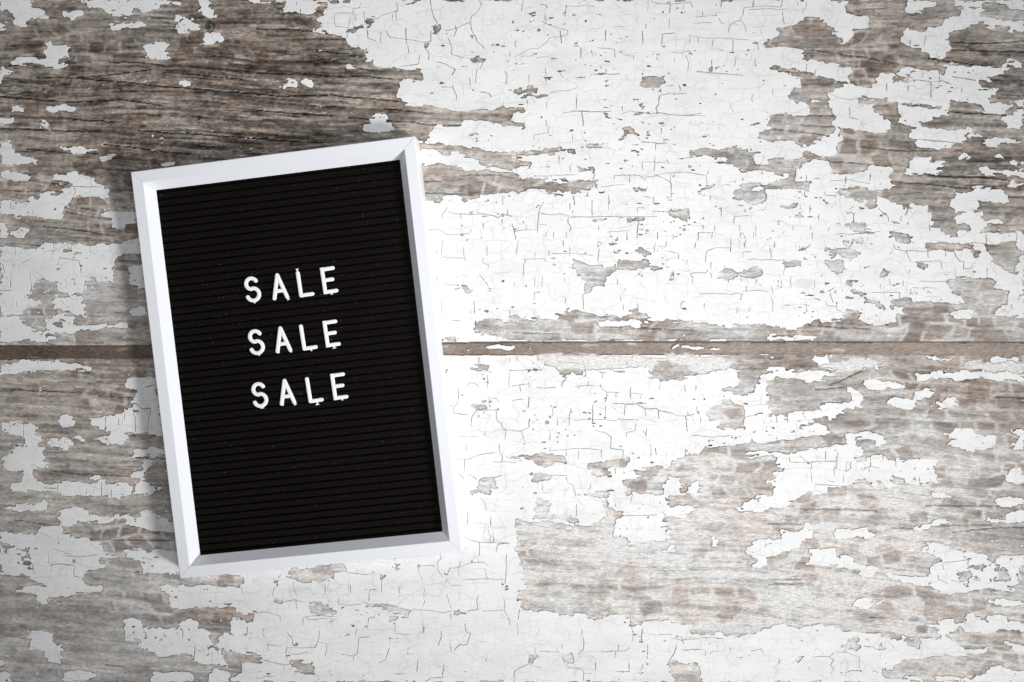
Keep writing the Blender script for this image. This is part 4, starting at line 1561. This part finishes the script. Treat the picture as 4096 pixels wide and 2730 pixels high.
# grain runs along the boards, gently wavy and falling a little to the right
XX, YY = np.meshgrid(np.arange(ww), np.arange(wh))
slope = YY + XX * (0.045 + 0.03 * (value_noise(wh, ww, 420, 200, 60, 1) - .5)) + 14 * value_noise(wh, ww, 150, 60, 61, 2)
def grain_noise(sx, sy, seed, octv=2):
    n = value_noise(wh + 160, ww, sx, sy, seed, octv)
    y = np.clip(slope, 0, wh + 158.0); iy = y.astype(int); t = (y - iy).astype(np.float32)
    return n[iy, XX] * (1 - t) + n[iy + 1, XX] * t
g1 = grain_noise(130, 3.2, 62, 2) - .5
g2 = grain_noise(46, 1.9, 63, 2) - .5
g3 = grain_noise(22, 7.0, 64, 3) - .5
base_v = base_v + 0.0
bl = value_noise(wh, ww, 40, 16, 65, 3) - .5
gr = value_noise(wh, ww, 3.2, 2.4, 66, 2) - .5
mott = value_noise(wh, ww, 11, 5, 85, 3) - .5
rel = np.clip((0.80 - base_v) / 0.42, 0.28, 1.0) 
relief = np.clip((0.78 - base_v) / 0.40, 0.58, 1.0).astype(np.float32)                         # darker wood shows more contrast
v = base_v * (1 + 0.24 * mott * np.clip(1.3 - rel, 0.3, 1) + rel * (0.75 * g1 + 0.95 * g2 + 0.60 * g3 + 0.50 * bl + 0.62 * gr))
# short dark dashes and pale flecks along the grain
d1 = grain_noise(13, 1.35, 81, 1); d2 = grain_noise(17, 1.5, 82, 1)
v = v * (1 - 0.42 * rel * smooth(0.70, 0.86, d1)) + (0.80 - v).clip(0) * 0.55 * smooth(0.74, 0.90, d2) * smooth(.35, .6, value_noise(wh, ww, 60, 34, 83, 2))
# pale fibres and dark splits
fib = smooth(0.70, 0.80, grain_noise(26, 2.2, 67, 2))
v = v + (np.maximum(v, 0.66) - v) * fib * (0.25 + 0.45 * smooth(.4, .7, value_noise(wh, ww, 50, 30, 68, 2)))
sp_n = grain_noise(90, 4.0, 69, 1)
split = (1 - smooth(0.0, 0.035, np.abs(sp_n - 0.5))) * smooth(0.52, 0.66, value_noise(wh, ww, 70, 18, 70, 2))
v = v * (1 - 0.60 * split * rel)
gline = smooth(1.5, 0.2, grain_w)
v = v * (1 - 0.68 * gline * np.clip(rel + .2, 0, 1))
lip = smooth(3.8, 1.6, grain_w) * (1 - gline) * value_noise(wh, ww, 12, 3, 71, 2)
v = v + lip * 0.22 * rel
# brown / reddish blocks where a former coat crackled, pale joints between them
cw, ch = 21, 14
rowi = ((YY + 26 * value_noise(wh, ww, 60, 40, 72, 2)) / ch)
ri = rowi.astype(int)
colf = (XX + 26 * value_noise(wh, ww, 40, 22, 73, 2)) / cw + (ri * 0.37) % 1
ci = colf.astype(int)
hsh = np.modf(np.sin(ri * 12.9898 + ci * 78.233) * 43758.5453)[0]; hsh = np.abs(hsh)
du = np.minimum(colf - ci, 1 - (colf - ci)) * cw; dv = np.minimum(rowi - ri, 1 - (rowi - ri)) * ch
bz = smooth(0.42, 0.60, value_noise(wh, ww, 110, 60, 74, 2))
joint = smooth(3.4, 0.8, np.minimum(du, dv * 1.2)) * bz * smooth(.35, .6, value_noise(wh, ww, 22, 22, 75, 2))
red = np.clip(bz * (0.15 + 0.85 * smooth(0.35, 0.8, hsh)) * (1 - joint) + 0.55 * smooth(0.55, 0.75, value_noise(wh, ww, 60, 22, 76, 3)), 0, 1)
v = v * (1 - 0.15 * red * (0.4 + hsh)) + joint * 0.42 * np.clip(0.9 - v, 0, 1) * smooth(0.35, 0.7, base_v)
# knot
for kx, ky, kr in knots:
    kx, ky, kr = (kx + PAD) / WS, (ky + PAD) / WS, kr / WS
    rr = np.hypot(XX - kx, (YY - ky) * 0.95) / kr
    rr = rr + 0.5 * (value_noise(wh, ww, 6, 6, 93, 2) - .5)
    ring = smooth(1.0, 0.75, rr)
    v = v * (1 - ring * (0.42 + 0.5 * gr)) * (1 - 0.3 * smooth(.22, 0, np.abs(rr - 0.95)))
    v = v + ring * 0.30 * smooth(0.16, 0.0, np.abs(np.hypot(XX - kx + kr * .25, YY - ky) / kr - 0.55)) * (XX > kx)
# strip of the seam
st = strip_c[::WS, ::WS]; gp = gap_c[::WS, ::WS]
sv = base_v * 0.955 * (1 + 0.14 * g1 + 0.14 * gr + 0.10 * g3 + 0.12 * bl)
sv = sv + 0.20 * smooth(0.70, 0.8, grain_noise(20, 1.6, 95, 1)) * smooth(.5, .7, value_noise(wh, ww, 60, 9, 96, 2))
v = np.where(st, sv, v)
red = np.where(st, 0.75, red)
qm = primer[::WS, ::WS]
v = v + (0.885 * (1 + 0.05 * g2 + 0.04 * g1 + 0.03 * gr) - v) * qm
red = red * (1 - qm)
# pale residue of paint thinning out on the wood beside the flakes
near = smooth(0.02, 0.5, box(ins.astype(np.float32), 11)[::WS, ::WS])
v = v + (0.86 - v).clip(0) * near * (1 - st) * (0.50 * smooth(0.55, 0.8, value_noise(wh, ww, 5, 3, 91, 2)) + 0.22 * smooth(.4, .8, value_noise(wh, ww, 20, 8, 92, 2)))
# wood darker in places along the paint's broken edges, mid-toned in its cracks
en = value_noise(wh, ww, 9, 5, 77, 2)
incrack = smooth(1.2, 0.0, crack_w) * smooth(0.5, 0.8, box(mask, 4)[::WS, ::WS])
edge = smooth(0.04, 0.5, cov_w) * smooth(0.25, 0.62, en)
v = v * (1 - 0.42 * edge * (1 - incrack * 0.6))
v = np.where(gp, 0.38, v + (0.60 - v) * 0.55 * incrack)
v = np.clip(v, 0.05, 0.86)
greyc, brownc, redc = np.array([0.999, 0.999, 0.994]), np.array([1.008, 0.996, 0.980]), np.array([1.040, 0.987, 0.952])
hue = smooth(.3, .7, value_noise(wh, ww, 34, 16, 78, 3))[..., None]
tint = (greyc * (1 - hue) + brownc * hue) * (1 - red[..., None]) + redc * red[..., None]
dk = np.clip((0.55 - base_v) / 0.25, 0, 1)[..., None]
tint = (1 + (tint - 1) * (1.0 + 0.35 * dk)) * (1 + np.array([0.0, 0.0, 0.0]) + np.array([0.046, 0.006, -0.030]) * smooth(0.74, 0.60, base_v)[..., None] + np.array([0.036, 0.0, -0.036]) * dk)
tint = tint * (1 - qm[..., None]) + np.array([1.0, 0.992, 0.978]) * qm[..., None]
colour = np.clip((v[..., None] * tint), 0.01, 0.9) ** 2.2
zz = 0.00010 * (g2 + g1) - 0.0005 * gline - 0.0003 * split - 0.00012
zz = np.where(st, -0.0007 + 0.00005 * g1, zz); zz = np.where(gp, -0.0012, zz)
wood_keep = cov_w < 0.985
keepc = wood_keep[:-1, :-1] | wood_keep[1:, :-1] | wood_keep[:-1, 1:] | wood_keep[1:, 1:]
up_w = upper[::WS, ::WS]

table = bpy.data.objects.new('tabletop', None)
COL.objects.link(table)
table['kind'] = 'structure'
table['label'] = 'weathered wooden tabletop of two boards with peeling white paint'
def wood_part(sel):
    J, I = np.nonzero(keepc & sel[:-1, :-1])
    ids = np.stack([J * ww + I, J * ww + I + 1, (J + 1) * ww + I + 1, (J + 1) * ww + I], 1)
    T = np.concatenate([ids[:, [0, 1, 2]], ids[:, [0, 2, 3]]])
    u, inv = np.unique(T.ravel(), return_inverse=True)
    V = np.stack([wxm[u % ww], wym[u // ww], zz.ravel()[u]], 1)
    me = tri_mesh('plank', V, inv.reshape(-1, 3), True)
    a = me.color_attributes.new('wood_colour', 'FLOAT_COLOR', 'POINT')
    c = np.ones((len(u), 4), np.float32); c[:, :3] = colour.reshape(-1, 3)[u]; c[:, 3] = relief.ravel()[u]
    a.data.foreach_set('color', c.ravel())
    # solid body of the board below the worn face
    return me
planks = []
for isup in (True, False):
    me = wood_part(up_w if isup else ~up_w)
    o = link('plank', me, table, WOOD)
    planks.append(o)
def body(plank, y0, y1):
    X0, X1 = OX, OX + GX * CELL
    v = [(X0, y0, -0.006), (X1, y0, -0.006), (X1, y1, -0.006), (X0, y1, -0.006), (X0, y0, -0.022), (X1, y0, -0.022), (X1, y1, -0.022), (X0, y1, -0.022)]
    me = poly_mesh('plank_core', v, [(0, 1, 2, 3), (7, 6, 5, 4), (0, 4, 5, 1), (1, 5, 6, 2), (2, 6, 7, 3), (3, 7, 4, 0)])
    at = me.color_attributes.new('wood_colour', 'FLOAT_COLOR', 'POINT')
    at.data.foreach_set('color', [0.06, 0.05, 0.04, 1.0] * 8)
    link('plank_core', me, plank, WOOD)
smid = float(seam_top.mean())
body(planks[0], smid - 0.0004, OY + GY * CELL)
body(planks[1], OY, smid - 0.0012)

# paint pieces: largest ones singly, the crumbs together
order = np.argsort(tl, kind='stable'); tris, tl = tris[order], tl[order]
order = np.argsort(wl, kind='stable'); walls, wl = walls[order], wl[order]
labs, tstart, tcount = np.unique(tl, return_index=True, return_counts=True)
area_px = np.bincount(np.searchsorted(np.unique(root), np.repeat(root, lens)))
area_of = dict(zip(np.unique(root).tolist(), area_px.tolist()))
ranked = sorted(labs.tolist(), key=lambda k: -area_of.get(k, 0))
single = [k for k in ranked[:270] if area_of.get(k, 0) > 420]
lab_up = {}
for k in labs.tolist():
    j, i = R_row[k], R_s[k]
    lab_up[k] = bool(upper[j, i])
def film(name, tsel, wsel, parent, stuff=False):
    T, E = tris[tsel], walls[wsel]
    u, inv = np.unique(np.concatenate([T.ravel(), E.ravel()]), return_inverse=True)
    x, y = id_xy(u)
    T2 = inv[:T.size].reshape(-1, 3); E2 = inv[T.size:].reshape(-1, 2)
    ue, ei = np.unique(E2.ravel(), return_inverse=True); ei = ei.reshape(-1, 2) + len(u)
    V = np.concatenate([np.stack([x, y, np.full(len(x), FILM)], 1), np.stack([x[ue], y[ue], np.full(len(ue), -0.0009)], 1)])
    Wt = np.concatenate([np.stack([E2[:, 1], E2[:, 0], ei[:, 0]], 1), np.stack([E2[:, 1], ei[:, 0], ei[:, 1]], 1)])
    me = tri_mesh(name, V, np.concatenate([T2, Wt]))
    o = link(name, me, parent, PAINT)
    if stuff: o['kind'] = 'stuff'
    return o
wlo, whi = np.searchsorted(wl, single), np.searchsorted(wl, single, side='right')
tlo, thi = np.searchsorted(tl, single), np.searchsorted(tl, single, side='right')
ss = set(single)
for n, k in enumerate(single):
    nm = 'paint_sheet' if area_of[k] > 20000 else 'paint_flake'
    film(nm, slice(tlo[n], thi[n]), slice(wlo[n], whi[n]), planks[0] if lab_up[k] else planks[1])
for isup in (True, False):
    ks = np.array([k for k in labs.tolist() if k not in ss and lab_up[k] == isup])
    if len(ks):
        film('paint_crumbs', np.isin(tl, ks), np.isin(wl, ks), planks[0] if isup else planks[1], True)
print('paint pieces', len(single), 'of', len(labs))

# ---------------------------------------------------------------- letter board
BX, BY, YAW = -0.20418003, -0.03621941, 0.11267754
BW, BH, INS, SL, DEEP = 0.21, 0.29962043, 0.00848746, 0.00545358, 0.00854738
board = bpy.data.objects.new('letter_board', None)
COL.objects.link(board)
board.location = (BX, BY, FILM)
board.rotation_euler = (0, 0, YAW)
board['label'] = 'black grooved letter board in a white frame spelling SALE three times'
board['category'] = 'letter board'
HT = H_TOP - FILM
ZP = HT - DEEP                                                         # tops of the ridges
def rail(length, n):
    """a mitred rail along +x; outer side at y = 0, inner side towards +y"""
    g = 0.00011
    prof = [(0.0, 0.0), (0.0, HT - 0.0005), (0.00018, HT - 0.00015), (0.0005, HT), (INS - 0.0004, HT), (INS - 0.0001, HT - 0.0001), (INS, HT - 0.0004),
            (INS + SL, ZP + 0.00025), (INS + SL - 0.0002, ZP + 0.00018), (INS + 0.0015, ZP + 0.00018), (INS + 0.0015, 0.0)]
    V, Fs = [], []
    for s in (0, 1):
        for y, z in prof:
            x = (y + g) if s == 0 else (length - y - g)
            V.append((x - length / 2, y, z))
    m = len(prof)
    for k in range(m):
        a, b = k, (k + 1) % m
        Fs.append((a, a + m, b + m, b))
    Fs.append(tuple(range(m))); Fs.append(tuple(range(2 * m - 1, m - 1, -1)))
    return poly_mesh('frame_rail', V, Fs)
for length, loc, rz in ((BW, (0, -BH / 2), 0), (BH, (BW / 2, 0), math.pi / 2), (BW, (0, BH / 2), math.pi), (BH, (-BW / 2, 0), -math.pi / 2)):
    me = rail(length, 0)
    o = link('frame_rail', me, board, FRAME)
    o.location = (loc[0], loc[1], 0)
    o.rotation_euler = (0, 0, rz)
pw, ph = BW - 2 * (INS + SL), BH - 2 * (INS + SL)
GD = 0.0017
bw2, bh2 = pw / 2 + 0.0035, ph / 2 + 0.0035
V = [(-bw2, -bh2, 0.001), (bw2, -bh2, 0.001), (bw2, bh2, 0.001), (-bw2, bh2, 0.001)]
V += [(x, y, ZP - GD) for x, y, _ in V]
link('back_panel', poly_mesh('back_panel', V, [(3, 2, 1, 0), (4, 5, 6, 7), (0, 1, 5, 4), (1, 2, 6, 5), (2, 3, 7, 6), (3, 0, 4, 7)]), board, BACK)
PITCH = ph * 28.88 / 1468.0
def ridge_mesh(wd):
    r = 0.00016
    prof = [(-wd / 2, -GD - 0.0002), (-wd / 2 + .00008, -r * 1.4), (-wd / 2 + r * .8, -r * .35), (-wd / 2 + r * 2.2, 0), (wd / 2 - r * 2.2, 0), (wd / 2 - r * .8, -r * .35), (wd / 2 - .00008, -r * 1.4), (wd / 2, -GD - 0.0002)]
    V = [(x, y, z) for x in (-pw / 2 - .0012, pw / 2 + .0012) for y, z in prof]
    m = len(prof)
    Fs = [(k + 1, k, k + m, k + 1 + m) for k in range(m - 1)] + [tuple(range(m)), tuple(range(2 * m - 1, m - 1, -1))]
    return poly_mesh('ridge', V, Fs)
rm = ridge_mesh(PITCH * 0.775)
rm.materials.append(RIDGE)
y_top = ph / 2 - ph * 10.0 / 1468.0
for k in range(50):
    o = link('ridge', rm, board)
    o.location = (0, y_top - PITCH * (k + 0.5), ZP)
for yy, hh in ((ph / 2 - ph * 3.4 / 1468, ph * 6.6 / 1468), (-ph / 2 + ph * 4.6 / 1468, ph * 9 / 1468)):
    me = ridge_mesh(hh); me.materials.append(RIDGE)
    o = link('ridge', me, board)
    o.location = (0, yy, ZP)

# ---------------------------------------------------------------- letters
LH = 0.0194
LW = 0.144 * LH
def stroke_mesh(paths, nubs):
    """rounded bars along the paths (unit letter box), in one mesh"""
    V, Fs = [], []
    hw, top = LW / 2, 0.0015
    cs = [(-1.0, 0.0), (-1.0, 0.62), (-0.95, 0.78), (-0.82, 0.91), (-0.58, 0.98), (0, 1.0), (0.58, 0.98), (0.82, 0.91), (0.95, 0.78), (1.0, 0.62), (1.0, 0.0)]
    m = len(cs)
    for path, cap0, cap1 in paths:
        P = [Vector((x * LH, y * LH)) for x, y in path]
        rings = []
        def tang(k):
            a = P[max(0, k - 1)]; b = P[min(len(P) - 1, k + 1)]
            return (b - a).normalized()
        t0, t1 = tang(0), tang(len(P) - 1)
        seq = []
        if cap0:
            for s in (1.0, 0.92, 0.75, 0.5, 0.25):
                r = math.sqrt(max(0.0, 1 - s * s)); seq.append((P[0] - t0 * hw * s, t0, max(r, 0.03)))
        for k in range(len(P)):
            seq.append((P[k], tang(k), 1.0))
        if cap1:
            for s in (0.25, 0.5, 0.75, 0.92, 1.0):
                r = math.sqrt(max(0.0, 1 - s * s)); seq.append((P[-1] + t1 * hw * s, t1, max(r, 0.03)))
        b0 = len(V)
        for p, t, r in seq:
            n = Vector((-t.y, t.x))
            for u, z in cs:
                q = p + n * (u * hw * r)
                V.append((q.x, q.y, z * top * (0.55 + 0.45 * min(1, r * 1.2)) if r < 1 else z * top))
        for k in range(len(seq) - 1):
            for i in range(m - 1):
                a = b0 + k * m + i
                Fs.append((a, a + m, a + m + 1, a + 1))
        Fs.append(tuple(range(b0, b0 + m))); e = b0 + (len(seq) - 1) * m
        Fs.append(tuple(range(e + m - 1, e - 1, -1)))
    me = poly_mesh('plastic_letter', V, Fs, True)
    me.set_sharp_from_angle(angle=math.radians(50))
    return me
def s_path():
    pts = []
    for a in np.linspace(25, 270 - 8, 20):
        pts.append((0.0 + 0.205 * math.cos(math.radians(a)), 0.215 + 0.205 * math.sin(math.radians(a))))
    for a in np.linspace(82, -162, 22):
        pts.append((0.01 + 0.232 * math.cos(math.radians(a)), -0.190 + 0.232 * math.sin(math.radians(a))))
    return pts
e = LW / LH / 2
GLYPH = {
    'S': [(s_path(), True, True)],
    'A': [([(-0.245, -0.5 + e), (-0.02, 0.5 - e)], True, True), ([(-0.02, 0.5 - e), (0.245, -0.5 + e)], True, True), ([(-0.155, -0.17), (0.15, -0.17)], False, False)],
    'L': [([(-0.19, 0.5 - e), (-0.19, -0.5 + e)], True, True), ([(-0.19, -0.5 + e), (0.25, -0.5 + e)], True, True)],
    'E': [([(-0.21, 0.5), (-0.21, -0.5)], False, False), ([(-0.21, 0.5 - e), (0.28 - e, 0.5 - e)], False, True), ([(-0.21, 0.015), (0.20 - e, 0.015)], False, True), ([(-0.21, -0.5 + e), (0.29 - e, -0.5 + e)], False, True)],
}
def nub_mesh(wide, tall):
    w0, w1 = 0.022 * LH, wide * LH
    V = []
    for z in (0.0, 0.0008):
        V += [(-w0, 0.006 * LH, z), (w0, 0.006 * LH, z), (w0 * 1.1, -tall * LH * .45, z), (w1, -tall * LH, z), (-w1 * .9, -tall * LH * 1.08, z), (-w0 * 1.1, -tall * LH * .45, z)]
    Fs = [(6, 7, 8, 9, 10, 11), (5, 4, 3, 2, 1, 0)] + [(i, (i + 1) % 6, (i + 1) % 6 + 6, i + 6) for i in range(6)]
    return poly_mesh('sprue_nub', V, Fs)
base_mesh = {}
for ch in GLYPH:
    me = stroke_mesh(GLYPH[ch], None); me.materials.append(LETTER); base_mesh[ch] = me
ROWN = ('top', 'middle', 'bottom')
# centre of each letter in the photo, tilt against the board, nubs (x, y, angle, width, length)
LET = [
    ('S', 1007.8, 1158.4, -1.5, [(0.03, -0.5, 0, .03, .03)], 'round white letter S starting the top SALE row'),
    ('A', 1116.1, 1146.1, -1.0, [(0.262, -0.475, 25, .075, .075)], 'white letter A with a flared stub on its right foot, top SALE row'),
    ('L', 1216.5, 1134.9, -1.9, [(-0.19, 0.5, 180, .06, .085)], 'white letter L with a stub on top, top SALE row'),
    ('E', 1315.5, 1121.2, -2.0, [(0.03, -0.5, 0, .065, .045)], 'white letter E ending the top SALE row'),
    ('S', 1022.8, 1369.2, -1.2, [(0.06, -0.5, 0, .03, .03)], 'round white letter S starting the middle SALE row'),
    ('A', 1128.4, 1358.2, -1.0, [(0.265, -0.475, 25, .06, .05), (-0.20, -0.47, 30, .03, .03)], 'white letter A in the middle SALE row between S and L'),
    ('L', 1229.2, 1348.0, -2.4, [(0.07, -0.5, 0, .025, .05)], 'white letter L with a thin hooked stub below, middle SALE row'),
    ('E', 1325.3, 1334.5, -1.8, [(0.03, -0.5, 0, .085, .075)], 'white letter E with a triangular stub below, middle SALE row'),
    ('S', 1036.3, 1580.7, -1.0, [(0.01, -0.5, 8, .03, .03), (0.09, -0.49, 0, .03, .035)], 'round white letter S with two stubs below, bottom SALE row'),
    ('A', 1145.0, 1568.2, -1.0, [(0.265, -0.475, 20, .075, .06), (-0.20, -0.47, 30, .03, .03)], 'white letter A in the bottom SALE row between S and L'),
    ('L', 1253.4, 1558.5, -2.4, [(0.06, -0.5, 0, .085, .10)], 'white letter L with a wide triangular stub below, bottom SALE row'),
    ('E', 1356.0, 1545.7, -1.6, [(0.05, -0.5, 0, .05, .04)], 'white letter E ending the bottom SALE row'),
]
ZL = FILM + ZP + 0.00005
for ch, px, py, tilt, nubs, label in LET:
    x, y = unproject(px, py, ZL + 0.001)
    o = link('plastic_letter', base_mesh[ch])
    o.location = (float(x), float(y), ZL)
    o.rotation_euler = (0, 0, YAW + math.radians(-tilt))
    o['label'] = label
    o['category'] = 'letter'
    o['group'] = 'white plastic letters on the letter board'
    for nx_, ny_, ang, wd, tall in nubs:
        me = nub_mesh(wd, tall)
        n = link('sprue_nub', me, o, LETTER)
        n.location = (nx_ * LH, ny_ * LH, 0.0002)
        n.rotation_euler = (0, 0, math.radians(ang))

# a pale lint fibre lying on the dark wood
fx, fy = unproject(np.array([1668, 1690, 1708, 1722, 1731.]) * TS, np.array([292, 312, 336, 358, 378.]) * TS, 0.0004)
V, Fs = [], []
for k in range(5):
    for a in range(6):
        t = a * math.pi / 3
        V.append((float(fx[k]) + 0.00011 * math.cos(t), float(fy[k]), 0.0004 + 0.00011 * math.sin(t)))
for k in range(4):
    for a in range(6):
        Fs.append((k * 6 + a, k * 6 + (a + 1) % 6, k * 6 + 6 + (a + 1) % 6, k * 6 + 6 + a))
Fs += [tuple(range(6)), tuple(range(29, 23, -1))]
o = link('lint_fibre', poly_mesh('lint_fibre', V, Fs, True), None, LETTER)
o['label'] = 'tiny pale lint fibre on the dark bare wood near the knot'
o['category'] = 'fibre'
